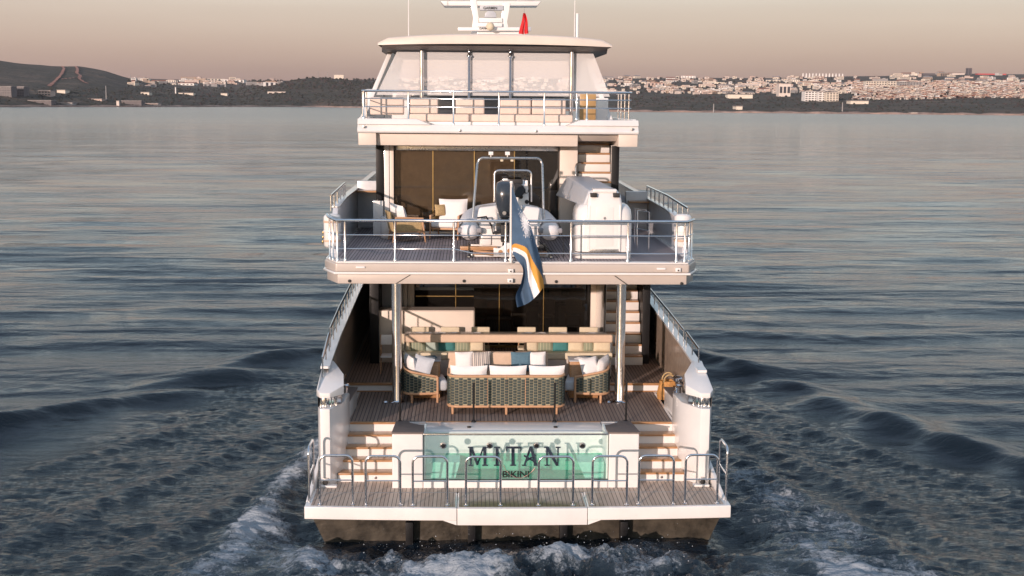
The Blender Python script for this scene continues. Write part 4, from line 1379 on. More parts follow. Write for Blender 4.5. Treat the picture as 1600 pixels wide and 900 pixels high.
x, y = on(640, 374, BZ)
lounge_chair('teak and rope lounge chair turned to the middle beside the port column', (x - .05, 8.85, BZ), radians(-78))
x, z = at(622, 336, 8.9)
cushion('white cushion on the lounge chair beside the port column', (x + .04, 8.75, z - .03), .66, .70, .24, F_WHITE, rx=.32, rz=radians(-58), ry=.1)
x, y = on(690, 358, BZ)
lounge_chair('teak and rope lounge chair facing aft beside the inflatable tender', (x + .22, 9.6, BZ), radians(180 - 15))
x, z = at(706, 328, 9.75)
cushion('white cushion on the lounge chair beside the inflatable tender', (x + .04, 9.68, z), .76, .60, .2, F_WHITE, rx=-.15)
x, z = at(688, 328, 9.6)
cushion('small straw coloured cushion tucked beside the white one near the tender', (x, 9.55, z + .0), .3, .3, .12, ROPE, rx=-.2, rz=.4)
# white drum stool by the column
x, y = on(609, 363, BZ)
MBs = MB().lathe([(.17, 0), (.19, .02), (.19, .55), (.17, .58), (.0001, .585)], (0, 0, 0), 20).build('drum_stool', WHITE, None, smooth=50)
MBs.location = (x + .05, 9.45, BZ)
tag(MBs, 'white round drum table behind the lounge chair by the column', 'side table')

# ------------------------------------------------------------------ inflatable tender
tcx = ax(795, 6.2, 380)
td = thing('inflatable_tender', 'grey and white rigid inflatable tender stowed on the boat deck', 'boat', (tcx, 5.6, BZ))
tz = az(357, 6.0) - BZ                                        # tube height
xo = .93
for s in (-1, 1):
    P = [(s * xo * .96, -.35, tz - .02), (s * xo, -.25, tz - .02), (s * xo, .1, tz), (s * xo, 1.2, tz + .02), (s * xo * .95, 2.2, tz + .06), (s * xo * .7, 3.0, tz + .12), (s * .25, 3.45, tz + .16), (0, 3.5, tz + .16)]
    t = MB().tube(P, [.09, .19, .25, .26, .25, .23, .22, .22], 18)
    to = t.build('tube', TUBE, td, smooth=70)
    MB().tube([(s * xo, -.02, tz - .005), (s * xo, .12, tz)], .256, 18, caps=False).build('tube_band', TUBEB, to, smooth=70)
    bb = MB()
    for y0 in (-.1,):
        bb.box(s * xo - .28, s * xo + .28, y0 - .16, y0 + .05, tz - .05, tz + .07)
    bb.build('grip_patch', TUBEB, to, bevel=.04, seg=3)
    MB().tube([(s * (xo + .23), y, tz + .12 - .05 * (k % 2)) for k, y in enumerate(np.linspace(.1, 2.2, 9))], .012, 6).build('grab_line', RUBBER, to)
hr = []
for y, w, zk, zc in ((.05, .72, .12, .30), (1.2, .74, .10, .30), (2.2, .62, .14, .34), (3.0, .34, .3, .42), (3.4, .05, .45, .5)):
    hr.append([(-w, y, tz), (-w * .95, y, zc), (0, y, zk), (w * .95, y, zc), (w, y, tz), (w * .6, y, tz + .02), (-w * .6, y, tz + .02)])
MB().loft(hr, closed=True).build('hull', WHITE, td, bevel=.015)
trn = MB().box(-.70, .70, -.02, .07, .22, tz + .04).box(-.72, -.26, -.02, .07, tz + .042, tz + .12).box(.26, .72, -.02, .07, tz + .042, tz + .12)
trn.build('transom', WHITE, td, bevel=.02)
# stern seats either side of the engine well
for s, a in ((-1, 0), (1, 0)):
    b = MB()
    b.hexa([(s * .26, .10, tz + .02), (s * .80, .10, tz + .02), (s * .80, .75, tz + .02), (s * .26, .75, tz + .02), (s * .28, .22, tz + .56), (s * .72, .22, tz + .50), (s * .70, .62, tz + .52), (s * .28, .62, tz + .56)])
    b.build('stern_seat', WHITE, td, bevel=.07, seg=4)
MB().box(-.60, -.34, .125, .14, tz + .26, tz + .265).build('seat_slot', DARK, td)
co = MB()
co.hexa([(-.28, 1.0, tz), (.52, 1.0, tz), (.46, 1.6, tz), (-.22, 1.6, tz), (-.24, 1.12, tz + .98), (.48, 1.12, tz + .98), (.40, 1.5, tz + 1.1), (-.16, 1.5, tz + 1.1)])
cons = co.build('helm_console', WHITE, td, bevel=.05, seg=3)
MB().lathe([(.17, 0), (.185, .015), (.17, .03)], (0, 0, 0), 18).build('steering_wheel', RUBBER, cons, loc=(.20, .98, tz + .86)).rotation_euler = (radians(65), 0, 0)
for x, z, r in ((.30, .70, .05), (.42, .84, .06), (-.05, .90, .04), (.15, .94, .045), (.44, .58, .05)):
    MB().disc((x, 1.06, tz + z), r, .03, 'y').build('gauge', DARK, cons, bevel=.008)
MB().box(.02, .34, 1.07, 1.09, tz + 1.0, tz + 1.12).build('chart_display', DARK, cons, bevel=.01)
MB().box(-.14, -.02, 1.0, 1.12, tz + .96, tz + 1.14).box(.40, .46, 1.0, 1.08, tz + .8, tz + 1.1).build('throttle_box', WHITE, cons, bevel=.02)
WS_ = .10
wf = [(-.44, 1.45, tz + .55), (-.43, 1.48, tz + 1.0)] + [(-.43 + .12 - .12 * cos(a), 1.5, tz + 1.22 + .09 * sin(a)) for a in np.linspace(0, pi / 2, 5)] + [(.46 - .12 + .12 * sin(a), 1.5, tz + 1.22 + .09 * cos(a)) for a in np.linspace(0, pi / 2, 5)] + [(.46, 1.48, tz + 1.0), (.47, 1.45, tz + .55)]
MB().tube([(a + WS_, b_, c) for a, b_, c in wf], .022, 8).build('windscreen_frame', STEEL, td, smooth=60)
MB().box(-.30, .53, 1.50, 1.51, tz + .85, tz + 1.28).build('windscreen', GLASSC, td)
# roll bar
za = az(247, 6.4) - BZ
a0, a1 = ax(747, 6.4, 250) - tcx, ax(846, 6.4, 250) - tcx
b0, b1 = ax(738, 6.1, 314) - tcx, ax(850, 6.1, 314) - tcx
rbp = [(b0, .45, tz + .12), (a0 - .02, .76, za - .15)] + [(a0 + .12 - .12 * cos(a), .8, za - .12 + .12 * sin(a)) for a in np.linspace(.2, pi / 2, 6)] + [(a1 - .12 + .12 * sin(a), .8, za - .12 + .12 * cos(a)) for a in np.linspace(0, pi / 2 - .2, 6)] + [(a1 + .02, .76, za - .15), (b1, .45, tz + .12)]
MB().tube(rbp, .029, 10).build('roll_bar', STEELB, td, smooth=60)
for px in (767, 793):
    x = ax(px, 6.4, 240) - tcx
    MB().lathe([(.015, 0), (.015, .09)], (x, .8, za), 8).box(x - .055, x + .055, .75, .85, za + .07, za + .15).build('navigation_lamp', F_WHITE, td, bevel=.015)
for px in (784, 800):
    x = ax(px, 6.4, 250) - tcx
    MB().box(x - .035, x + .035, .74, .79, za - .08, za - .03).build('flood_lamp', F_CREAM, td, bevel=.01)
# outboard engine, tilted
oc = ax(789, 5.4, 310) - tcx
ze0, ze1 = az(341, 5.4) - BZ, az(283, 5.4) - BZ
rg = []
for t, wx, wy, dy in ((0, .12, .16, .02), (.08, .15, .20, .0), (.3, .205, .27, -.03), (.6, .23, .32, -.06), (.85, .22, .30, -.04), (.96, .19, .22, -.01), (1.0, .10, .12, .0)):
    z = ze0 + (ze1 - ze0) * t
    rg.append([(oc + wx * np.sign(cos(g)) * abs(cos(g)) ** .7, -.12 + dy + wy * np.sign(sin(g)) * abs(sin(g)) ** .7, z) for g in np.linspace(0, 2 * pi, 20, endpoint=False)])
en = MB().loft(rg, closed=True).build('outboard_engine', ENGINE, td, smooth=60)
MB().disc((oc - .02, -.47, ze0 + .14), .045, .01, 'y').build('engine_badge', STEELB, en)
MB().box(oc - .09, oc + .09, -.30, -.02, ze0 - .55, ze0 - .002).build('engine_leg', RUBBER, en, bevel=.03)
MB().box(oc - .20, oc + .20, -.10, .06, ze0 - .30, ze0 - .10).build('engine_bracket', ENGINE, en, bevel=.03)
MB().lathe([(.05, 0), (.07, .1), (.05, .35)], (oc, -.16, ze0 - .92), 12).build('gearcase', RUBBER, en, smooth=60)
bl = MB()
for k in range(3):
    g = 2 * pi * k / 3
    bl.prism([(oc + .03 * cos(g + .5), ze0 - .78 + .03 * sin(g + .5)), (oc + .15 * cos(g + .35), ze0 - .78 + .15 * sin(g + .35)), (oc + .15 * cos(g - .35), ze0 - .78 + .15 * sin(g - .35)), (oc + .03 * cos(g - .5), ze0 - .78 + .03 * sin(g - .5))], 'y', -.30, -.28)
bl.build('propeller', STEELB, en)
MB().tube([(-.75, .0, tz + .28), (-.55, -.1, tz + .32), (-.42, -.12, tz + .1), (-.40, -.1, tz - .05), (-.2, -.12, tz + .02), (oc - .1, -.1, tz + .1)], .022, 8).build('fuel_hose', RUBBER, td)
MB().tube([(-.4, -.14, tz - .06), (-.1, -.2, tz + .02), (.1, -.15, tz - .05)], .03, 8).build('control_cable', RUBBER, td)
for s in (-1, 1):
    MB().box(s * .55 - .12, s * .55 + .12, -.08, -.02, .26, .50).build('trim_tab', WHITE, td, bevel=.03)
# cradle under the tender
cr_ = thing('boat_cradle', 'white moulded cradle with orange timber pads under the tender', 'cradle', (tcx, 5.6, BZ))
MB().prism([(-.85, .06), (.85, .06), (.85, .14), (.35, .10), (.1, .09), (-.3, .12), (-.85, .18)], 'y', -.25, -.14).build('cross_bearer', TEAKT, cr_, bevel=.015)
MB().box(-1.15, -.30, -.32, -.18, .17, .26).build('timber_pad', TEAKT, cr_, bevel=.01)
MB().prism([(-.38, .03), (.1, .03), (.15, .30), (-.05, .36), (-.25, .22), (-.38, .24)], 'y', -.38, -.30).build('bracket', WHITE, cr_, bevel=.02)
for x, z in ((-.22, .14), (-.02, .17)):
    MB().disc((x, -.381, z), .05, .004, 'y').build('bracket_hole', TEAKT, cr_)
MB().box(-.9, .9, 1.6, 1.75, .0, .10).box(-.9, .9, -.14, 0.1, .0, .06).build('chock', WHITE, cr_, bevel=.015)
for s in (-1, 1):
    MB().box(s * .95 - .03, s * .95 + .03, -.4, 2.4, .0, .045).build('deck_runner', STEELB, cr_, bevel=.008)
for k, P in enumerate((((1.17, .05, tz + .1), (1.24, -.2, .35), (1.22, -.5, .02)), ((.62, -.02, .40), (.95, -.35, .15), (1.1, -.6, .02)))):
    o = MB().tube([(tcx + a, 5.6 + b, BZ + c) for a, b, c in P], .010, 6).build('lashing_strap', RUBBER)
    tag(o, ('black lashing strap hanging from the starboard tube of the tender', 'black lashing strap slanting down from under the starboard tender tube')[k], 'strap')

# ------------------------------------------------------------------ deck crane
k0, k1 = ax(897, 5.6, 380), ax(984, 5.6, 380)
kc, kw = (k0 + k1) / 2, (k1 - k0) / 2
crn = thing('deck_crane', 'white moulded deck crane with its boom folded forward, starboard side', 'deck crane', (kc, 5.75, BZ))
z1, z2, z3 = az(392, 5.3) - BZ, az(318, 5.4) - BZ, az(299, 5.4) - BZ


def rrect(w, d, z, r=.2, y0=0.0):
    P = []
    for cx, cy, a in ((w - r, d - r, 0), (-w + r, d - r, 90), (-w + r, -d + r, 180), (w - r, -d + r, 270)):
        for k in range(5):
            g = radians(a + 22.5 * k)
            P.append((cx + r * cos(g), cy + r * sin(g) + y0, z))
    return P


MB().loft([rrect(kw, .62, .0), rrect(kw, .62, z1 - .02)], closed=True).build('plinth', WHITE, crn, bevel=.015)
MB().loft([rrect(kw - .01, .60, z1 - .018), rrect(kw - .01, .60, z1 + .0)], closed=True).build('joint_gap', DARK, crn)
MB().loft([rrect(kw, .62, z1 + .002), rrect(kw, .62, z2 - .28, .22), rrect(kw * .97, .60, z2 - .12, .25), rrect(kw * .86, .52, z2 - .02, .25), rrect(kw * .6, .4, z2 + .02, .2)], closed=True).build('casing', WHITE, crn, smooth=45)
tw = MB()
tw.loft([rrect(.40, .50, z1 + .004, .07, -.17), rrect(.40, .50, z2, .07, -.17), rrect(.37, .46, z3 - .05, .09, -.15), rrect(.30, .38, z3 + .04, .09, -.12)], closed=True)
tw.build('tower', WHITE, crn, smooth=45)
for x in (-.26, .26):
    MB().box(x - .075, x + .075, -.70, -.5, z3 - .10, z3 - .01).build('hinge_block', DARK, crn, bevel=.01)
    MB().box(x * 1.35 - .02, x * 1.35 + .02, -.678, -.66, z1 + .02, z2).build('cover_rib', WHITE, crn, bevel=.012)
MB().box(-.20, .20, -.678, -.672, z1 + .14, z2 - .05).build('access_panel', WHITE, crn, bevel=.008)
MB().box(-.36, .36, -.675, -.66, z1 + .0, z1 + .075).build('kick_strip', STEELB, crn, bevel=.006)
MB().disc((0, -.68, z2 - .30), .03, .008, 'y').build('maker_plate', STEELB, crn)
# boom: box section lying forward from the tower
zb = z3 - .02
MB().hexa([(-.50, -.45, zb - .30), (.30, -.45, zb - .30), (.15, 3.6, zb - .35), (-.85, 3.6, zb - .35), (-.36, -.45, zb + .06), (.34, -.45, zb + .06), (.05, 3.6, zb + .16), (-.55, 3.6, zb + .16)]).build('boom', GREYW, crn, bevel=.05, seg=3)
MB().box(-.28, .28, -.60, -.25, zb + .005, zb + .10).build('boom_head', WHITE, crn, bevel=.04, seg=3)

# stainless gate by the crane, life-raft canisters
gx0, gy0 = on(1013, 391, BZ)
gt = MB()
p1, p2 = (ax(995, 7.2, 380), 7.2), (ax(1013, 6.7, 390), 6.7)
gt.tube([(p1[0], p1[1], BZ), (p1[0], p1[1], BZ + .95), (p2[0], p2[1], BZ + .95), (p2[0], p2[1], BZ)], .02, 8)
gt.tube([(p1[0], p1[1] + .5, BZ), (p1[0], p1[1] + .5, BZ + .95), (p2[0], p2[1] + .5, BZ + .95)], .02, 8)
gt.tube([(p1[0], p1[1], BZ + .5), (p2[0], p2[1], BZ + .5)], .012, 6)
gt.build('ladder_gate', STEEL, yacht, smooth=60)
for s, px, lab in ((-1, 519, 'white life raft canister strapped outside the port corner of the boat deck'), (1, 1067, 'white life raft canister strapped outside the starboard corner of the boat deck')):
    x, z = at(px, 361, 5.5)
    t = thing('life_raft', lab, 'life raft', (x, 5.55, z), 0, 'life raft canisters at the boat deck corners')
    r = .20
    MB().lathe([(.0001, -.40), (r * .8, -.38), (r, -.33), (r, -.02), (r + .012, -.015), (r + .012, .015), (r, .02), (r, .33), (r * .8, .38), (.0001, .40)], (0, 0, 0), 20).build('canister', WHITE, t, smooth=45)
    for dz in (-.22, .22):
        MB().lathe([(r + .003, -.025), (r + .008, -.02), (r + .008, .02), (r + .003, .025)], (0, 0, dz), 20).build('strap', F_BEIGE, t, smooth=45)
    MB().box(-.06, .06, .17, .26, -.3, .3).build('bracket', STEEL, t, bevel=.01)
    for k in range(3):
        MB().lathe([(.012, -.035), (.024, 0), (.012, .035)], (s * (r + .02), -.05 + .06 * k, -.25 + .1 * k), 8).build('release_shackle', BRONZE, t, smooth=60)

# ------------------------------------------------------------------ ensign on its staff
fx, fz0 = at(798, 408, 4.45)
_, fz1 = at(797, 287, 4.45)
stf = MB().lathe([(.045, 4.975), (.045, 5.05), (.032, 5.1), (.028, fz1), (.04, fz1 + .02), (.03, fz1 + .06)], (fx, 4.43, 0), 10).build('ensign_staff', WHITE, yacht, smooth=60)
MB().box(fx - .05, fx + .05, 4.40, 4.62, 4.98, 5.06).build('staff_socket', STEEL, stf, bevel=.01)


def bez(p, t):
    """Catmull-Rom through the points."""
    q = [np.array(a, float) for a in p]
    q = [2 * q[0] - q[1]] + q + [2 * q[-1] - q[-2]]
    s = min(t, .99999) * (len(p) - 1)
    i = int(s)
    f = s - i
    a, b, c, d = q[i:i + 4]
    return .5 * (2 * b + (c - a) * f + (2 * a - 5 * b + 4 * c - d) * f * f + (3 * b - a - 3 * c + d) * f ** 3)


TOPE = [(799.5, 291), (812, 322), (827, 348), (838, 382), (846, 412), (850, 448)]
BOTE = [(799.5, 394), (806, 404), (817, 420), (814, 442), (806, 462), (808, 480)]
NV, NU = 120, 72
vs, fs, mi = [], [], []
for j in range(NV + 1):
    v = j / NV
    pt_, pb_ = bez(TOPE, v), bez(BOTE, v)
    for i in range(NU + 1):
        u = i / NU
        p = pt_ * (1 - u) + pb_ * u
        p = p + np.array([1.5 * sin(u * pi) * sin(v * pi), 7 * sin(u * pi) * v])
        Y = 4.30 + .15 * v * sin(u * 7.0 + 2.0 * v + .5) + .08 * v * sin(u * 15 + 3 * v) + .03 * sin(v * 9 + 2 * u)
        x, z = at(p[0], p[1], Y)
        vs.append((x, Y, z))
for j in range(NV):
    for i in range(NU):
        u, v = (i + .5) / NU, (j + .5) / NV
        c = 0
        # rays widen from the lower hoist corner to the upper fly
        lo = 1.0 - .62 * v
        wdt = .05 + .17 * v
        d = lo - u
        if 0 < d < wdt:
            c = 2
        elif wdt <= d < 2 * wdt:
            c = 1
        if v < .06 and u > .93:
            c = 1 if u < .965 else 2
        du, dv = (u - .14) * 1.0, (v - .33) * 1.75
        r = sqrt(du * du + dv * dv)
        a = atan2(du, dv)
        ph = (a / (2 * pi) * 24) % 1
        spike = 1 - abs(2 * ph - 1)
        k = int(round(a / (2 * pi) * 24)) % 6 == 0
        R_ = .07 + (.22 if k else .15) * spike ** 1.2
        if r < R_:
            c = 2
        a0 = j * (NU + 1) + i
        fs.append((a0, a0 + 1, a0 + NU + 2, a0 + NU + 1))
        mi.append(c)
fm = MB()
fm.add(vs, fs)
fm.m = mi
fl_ = fm.build('ensign', [FLAGB, FLAGO, FLAGW], None, smooth=180)
tag(fl_, 'blue ensign with a white star and orange and white stripes drooping from its staff', 'flag')
# small red flag by the mast
vs, fs = [], []
for j in range(13):
    v = j / 12
    for i in range(11):
        u = i / 10
        x, z = at(819 + (u - .5) * (3 + 12.5 * v ** .8) + .8 * sin(v * 5), 20.5 + 33 * v * (1 - .06 * abs(u - .4)), 12.9)
        vs.append((x, 12.9 + .05 * sin(u * 11 + v * 2), z))
for j in range(12):
    for i in range(10):
        a = j * 11 + i
        fs.append((a, a + 1, a + 12, a + 11))
fm = MB().add(vs, fs)
fm.m = [1 if (k % 10) == 5 and k > 30 else 0 for k in range(len(fs))]
rf = fm.build('courtesy_flag', [FLAGR, FLAGW], None, smooth=180)
tag(rf, 'small red flag hanging limp beside the radar mast', 'flag')
x, z = at(819, 17, 12.9)
MB().tube([(x, 12.93, z - .9), (x, 12.93, z + .05)], .010, 6).build('flag_halyard', STEELB, yacht)


# ================================================================== WATER
def axis(lo, hi, step, far_lo, far_hi, g):
    a = list(np.arange(lo, hi, step))
    s, v = step, hi
    while v < far_hi:
        a.append(v); s *= g; v += s
    a.append(far_hi)
    s, v, pre = step, lo, []
    while v > far_lo:
        s *= g; v -= s; pre.append(v)
    pre[-1] = far_lo
    return np.array(pre[::-1] + a)


gx = axis(-13.5, 13.5, .062, -9000, 9000, 1.06)
gy = axis(-3.2, 21, .062, -3000, 7000, 1.028)
X, Yg = np.meshgrid(gx, gy)
NXg, NYg = len(gx), len(gy)


def smooth(a, b, v):
    t = np.clip((v - a) / (b - a), 0, 1)
    return t * t * (3 - 2 * t)


def waves(n, l0, l1, spread, amp, base=pi / 2, pw=1.0, seed=1, sharp=0.0):
    r = np.random.default_rng(seed)
    h = np.zeros_like(X)
    for k in range(n):
        lam = l0 * (l1 / l0) ** r.random()
        th = base + r.normal() * spread
        ph = r.random() * 2 * pi
        q = 2 * pi / lam * (X * cos(th) + Yg * sin(th)) + ph
        q = q + .6 * np.sin(2 * pi / (lam * 5.3) * (X * cos(th + 1.3) + Yg * sin(th + 1.3)) + 2 * ph)
        s = np.sin(q)
        if sharp:
            s = s * (1 - sharp) + sharp * (1 - 2 * np.abs(np.sin(q / 2)))
        h += amp * (lam / l1) ** pw * s / sqrt(n) * 1.4
    return h


dist = np.hypot(X - CAM[0], Yg - CAM[1])
near = 1 - smooth(60, 140, dist)
mid = 1 - smooth(150, 420, dist)
wy_ = np.interp(Yg, [-30, 0, 5, 9, 13, 16, 18.5, 20], [34, 16.5, 12.6, 10.9, 9.6, 7.6, 5.2, 3.8])
wake = 1 - smooth(-2.4, -.7, np.abs(X + .5) - wy_)
wake = wake * (1 - smooth(18, 20.5, Yg))
hgt = (waves(6, 2.2, 2.9, .045, .046, base=pi / 2 + .05, seed=3) + waves(5, 4.5, 7.5, .12, .055, base=pi / 2 + .02, seed=4)) * mid * (1 - .85 * wake)
hgt += waves(8, 9, 22, .35, .028, seed=5) * mid * (1 - .8 * wake)
hgt += waves(16, .5, 1.1, .35, .0065, seed=8) * near * (1 - wake)
def fbm(scale, octs, seed, gain=.55, sx=1.0, turn=.7):
    r = np.random.default_rng(seed)
    out = np.zeros_like(X); am, tot = 1.0, 0.0
    sub_x, sub_y = (X - 40.0) * sx, (Yg - 40.0)
    for o in range(octs):
        f = scale * 2 ** o
        T_ = r.random((257, 257))
        ca, sa = cos(turn * o + .3 * (turn > .3)), sin(turn * o + .3 * (turn > .3))
        u, v = (sub_x * ca - sub_y * sa) * f, (sub_x * sa + sub_y * ca) * f
        iu, iv = np.floor(u).astype(int), np.floor(v).astype(int)
        fu, fv = u - iu, v - iv
        fu, fv = fu * fu * (3 - 2 * fu), fv * fv * (3 - 2 * fv)
        iu, iv = iu % 256, iv % 256
        q = T_[iu, iv] * (1 - fu) * (1 - fv) + T_[iu + 1, iv] * fu * (1 - fv) + T_[iu, iv + 1] * (1 - fu) * fv + T_[iu + 1, iv + 1] * fu * fv
        out += am * (q - .5) * 2; tot += am; am *= gain
    return out / tot


chop = waves(44, .22, .95, .42, .050, seed=11, sharp=.5, pw=.7) + waves(12, 1.0, 2.6, .5, .026, seed=12, sharp=.3)
chop += .055 * (.62 - np.abs(fbm(2.3, 4, 41, .6, sx=.42, turn=.13)) * 2)
fine = waves(22, .2, .5, .9, .014, seed=13, sharp=.4)
patch = .55 + .45 * np.sin(X * .55 + np.sin(Yg * .41) * 1.7) * np.sin(Yg * .47 + np.sin(X * .33) * 1.9 + 1)
hgt += (chop * .75 + fine * .9) * wake * near * (.42 + .28 * patch)


def ridge(P, amp, wo, wi, seed):
    """A wake crest along P: gentle outside, steep inside, tapering to both ends."""
    P = np.array(P, float)
    best = np.full_like(X, 1e9); sgn = np.zeros_like(X); tt = np.zeros_like(X)
    L = np.concatenate([[0], np.cumsum(np.hypot(*np.diff(P, axis=0).T))])
    for i in range(len(P) - 1):
        a, b = P[i], P[i + 1]
        d = b - a
        t = np.clip(((X - a[0]) * d[0] + (Yg - a[1]) * d[1]) / (d @ d), 0, 1)
        qx, qy = X - a[0] - t * d[0], Yg - a[1] - t * d[1]
        r = np.hypot(qx, qy)
        m = r < best
        best = np.where(m, r, best)
        sgn = np.where(m, np.sign(d[0] * qy - d[1] * qx), sgn)
        tt = np.where(m, (L[i] + t * (L[i + 1] - L[i])) / L[-1], tt)
    e = np.where(sgn * seed > 0, best / wo, best / wi)
    return amp * np.exp(-e ** 2) * np.sin(np.clip(tt, .02, .98) * pi) ** .6, np.exp(-(best / .5) ** 2)


foam = np.zeros_like(X)
for P, a, wo, wi, sd_ in (([(4.8, 13), (6.4, 7.5), (8.3, 1), (9, -2.5)], .13, .5, .3, 1), ([(5.0, 9), (5.7, 5), (6.9, .5), (7.6, -2.5)], .12, .4, .25, 1), ([(6.2, 13), (8.2, 8.5), (11, 3), (13, -2)], .10, .5, .3, 1),
                          ([(-5.0, 11), (-6.6, 7), (-8.8, 2.4), (-10.5, -2)], .12, .5, .3, -1), ([(-4.6, 7), (-5.8, 3.2), (-7.4, -1), (-8.2, -3)], .12, .4, .25, -1), ([(-6.2, 12.5), (-8.6, 8.6), (-12, 4)], .10, .5, .3, -1)):
    h_, f_ = ridge(P, a, wo, wi, sd_)
    hgt += h_ * .8
    foam += .10 * f_
for P, a, wo, wi, sd_, fo in (([(-4.2, 20.2), (-6, 18.9), (-7.6, 17.8), (-9.1, 16.2)], .34, .9, .45, -1, .30), ([(-7.4, 15.0), (-9.2, 14.5), (-11.2, 13.7)], .22, .9, .4, -1, .12), ([(-8.2, 13.6), (-10.4, 12.2), (-13.2, 9.2), (-18, 3.5)], .36, 1.0, .5, -1, .05),
                              ([(4.2, 19.6), (6.3, 18.3), (7.6, 17.0), (8.6, 15.0)], .32, .9, .45, 1, .16), ([(7.6, 14.8), (9.0, 13.6), (9.9, 12)], .16, .8, .4, 1, .05), ([(8.4, 13.2), (9.8, 10.2), (12.2, 5.4), (16, -1)], .33, 1.0, .5, 1, .05)):
    h_, f_ = ridge(P, a, wo, wi, sd_)
    hgt += h_
    foam += f_ * fo
# hull-side wash and the two foam lines drifting astern
for P, w, fo in (([(-4.3, 9.5), (-4.6, 6.6), (-4.95, 4.2), (-5.3, 1.8), (-5.6, .4)], .34, .44), ([(-4.3, 16), (-4.4, 8), (-4.8, 5.6), (-5.1, 3), (-5.6, -.6), (-6.5, -3)], .50, .66), ([(4.4, 16), (4.5, 7), (5.3, 4), (6.0, 2), (6.6, 0), (7.2, -2)], .8, .50), ([(5.0, 2), (5.3, .5), (5.8, -1), (6.2, -3)], .7, .38), ([(-4.7, 1.0), (-4.2, -.4), (-4.0, -2)], .5, .45)):
    P = np.array(P)
    b_ = np.full_like(X, 1e9)
    for a, c in zip(P, P[1:]):
        d = c - a
        t = np.clip(((X - a[0]) * d[0] + (Yg - a[1]) * d[1]) / (d @ d), 0, 1)
        b_ = np.minimum(b_, np.hypot(X - a[0] - t * d[0], Yg - a[1] - t * d[1]))
    g_ = np.exp(-(b_ / w) ** 2)
    foam += g_ * fo
    hgt += .10 * g_ * (1 + chop * 6)
# boiling propeller wash right behind the platform: torn, billowing water
stern = smooth(.7, -.8, Yg) * (1 - smooth(3.4, 4.6, np.abs(X - .1)))
big = fbm(.75, 5, 21)
rag = 1 - 2 * np.abs(fbm(1.6, 5, 22, .6))
hgt += stern * (big * .26 + (rag - .62) * .15)
lump = np.zeros_like(X)
for cx_, cy_, w_, h_ in ((-.5, -1.35, 1.0, .22), (1.5, -1.2, .8, .17), (-2.2, -1.2, .8, .14), (2.7, -1.3, .7, .12), (.5, -1.8, .9, .14), (-3.4, -1.5, .8, .10)):
    lump += .62 * h_ * np.exp(-((X - cx_) / w_) ** 2 - ((Yg - cy_) / .6) ** 2)
hgt += lump * (1 + 1.1 * rag + 1.0 * big)
foam += stern * (.40 + 1.0 * big) + lump * 1.3
side = smooth(.8, -1.6, Yg) * (1 - smooth(4.5, 7.5, np.abs(X))) * smooth(3.2, 4.6, np.abs(X))
foam += side * (.35 + .6 * big)
# the trough beside the stern quarters
hgt -= .22 * np.exp(-((X + 4.4) / .5) ** 2 - ((Yg - .6) / .8) ** 2) + .18 * np.exp(-((X - 4.4) / .5) ** 2 - ((Yg - .3) / .7) ** 2)
foam = np.clip(foam * (.75 + .5 * patch) * (1 + .7 * fbm(.9, 4, 31)), 0, 1.3)
inside = (np.abs(X) < 3.9) & (Yg > .35) & (Yg < 34)
hgt = np.where(inside, np.minimum(hgt, -.1), hgt)

me = bpy.data.meshes.new('sea')
co_ = np.stack([X, Yg, hgt], -1).reshape(-1, 3).astype(np.float32)
ii = (np.arange(NYg - 1)[:, None] * NXg + np.arange(NXg - 1)[None, :]).reshape(-1)
fc = np.stack([ii, ii + 1, ii + NXg + 1, ii + NXg], -1).astype(np.int32)
me.vertices.add(len(co_)); me.vertices.foreach_set('co', co_.reshape(-1))
me.loops.add(fc.size); me.loops.foreach_set('vertex_index', fc.reshape(-1))
me.polygons.add(len(fc)); me.polygons.foreach_set('loop_start', np.arange(0, fc.size, 4, dtype=np.int32))
me.polygons.foreach_set('loop_total', np.full(len(fc), 4, np.int32)) if False else None
me.update(calc_edges=True)
me.polygons.foreach_set('use_smooth', np.ones(len(fc), bool))
at_ = me.attributes.new('foam', 'FLOAT', 'POINT')
at_.data.foreach_set('value', foam.reshape(-1).astype(np.float32))
at2 = me.attributes.new('calm', 'FLOAT', 'POINT')
at2.data.foreach_set('value', (1 - wake).reshape(-1).astype(np.float32))
at3 = me.attributes.new('far', 'FLOAT', 'POINT')
at3.data.foreach_set('value', smooth(60, 900, dist).reshape(-1).astype(np.float32))
sea = bpy.data.objects.new('sea', me)
COL.objects.link(sea)
structure(sea, 'dark blue evening sea with low swell and the churned wake of the yacht')

SEA = bpy.data.materials.new('sea_water')
SEA.use_nodes = True
n, l = nt(SEA)
b = bsdf(SEA)
b.inputs['IOR'].default_value = 1.33
tc = n.new('ShaderNodeTexCoord')


def noise(scale, sx=1, sy=1, detail=4, rough=.55, dist=0.0):
    mp = n.new('ShaderNodeMapping'); mp.inputs['Scale'].default_value = (sx, sy, 1)
    l.new(tc.outputs['Object'], mp.inputs[0])
    t = n.new('ShaderNodeTexNoise'); t.inputs['Scale'].default_value = scale; t.inputs['Detail'].default_value = detail
    t.inputs['Roughness'].default_value = rough; t.inputs['Distortion'].default_value = dist
    l.new(mp.outputs[0], t.inputs['Vector'])
    return t.outputs['Fac']


def M(op, a, b_=None, c=None):
    m = n.new('ShaderNodeMath'); m.operation = op
    for i, v in enumerate((a, b_, c)):
        if v is None:
            continue
        if isinstance(v, (int, float)):
            m.inputs[i].default_value = v
        else:
            l.new(v, m.inputs[i])
    return m.outputs[0]


def MR(v, a, c, d=0.0, e=1.0):
    m = n.new('ShaderNodeMapRange'); m.interpolation_type = 'SMOOTHSTEP'
    for i, q in zip((1, 2, 3, 4), (a, c, d, e)):
        m.inputs[i].default_value = q
    l.new(v, m.inputs[0])
    return m.outputs[0]


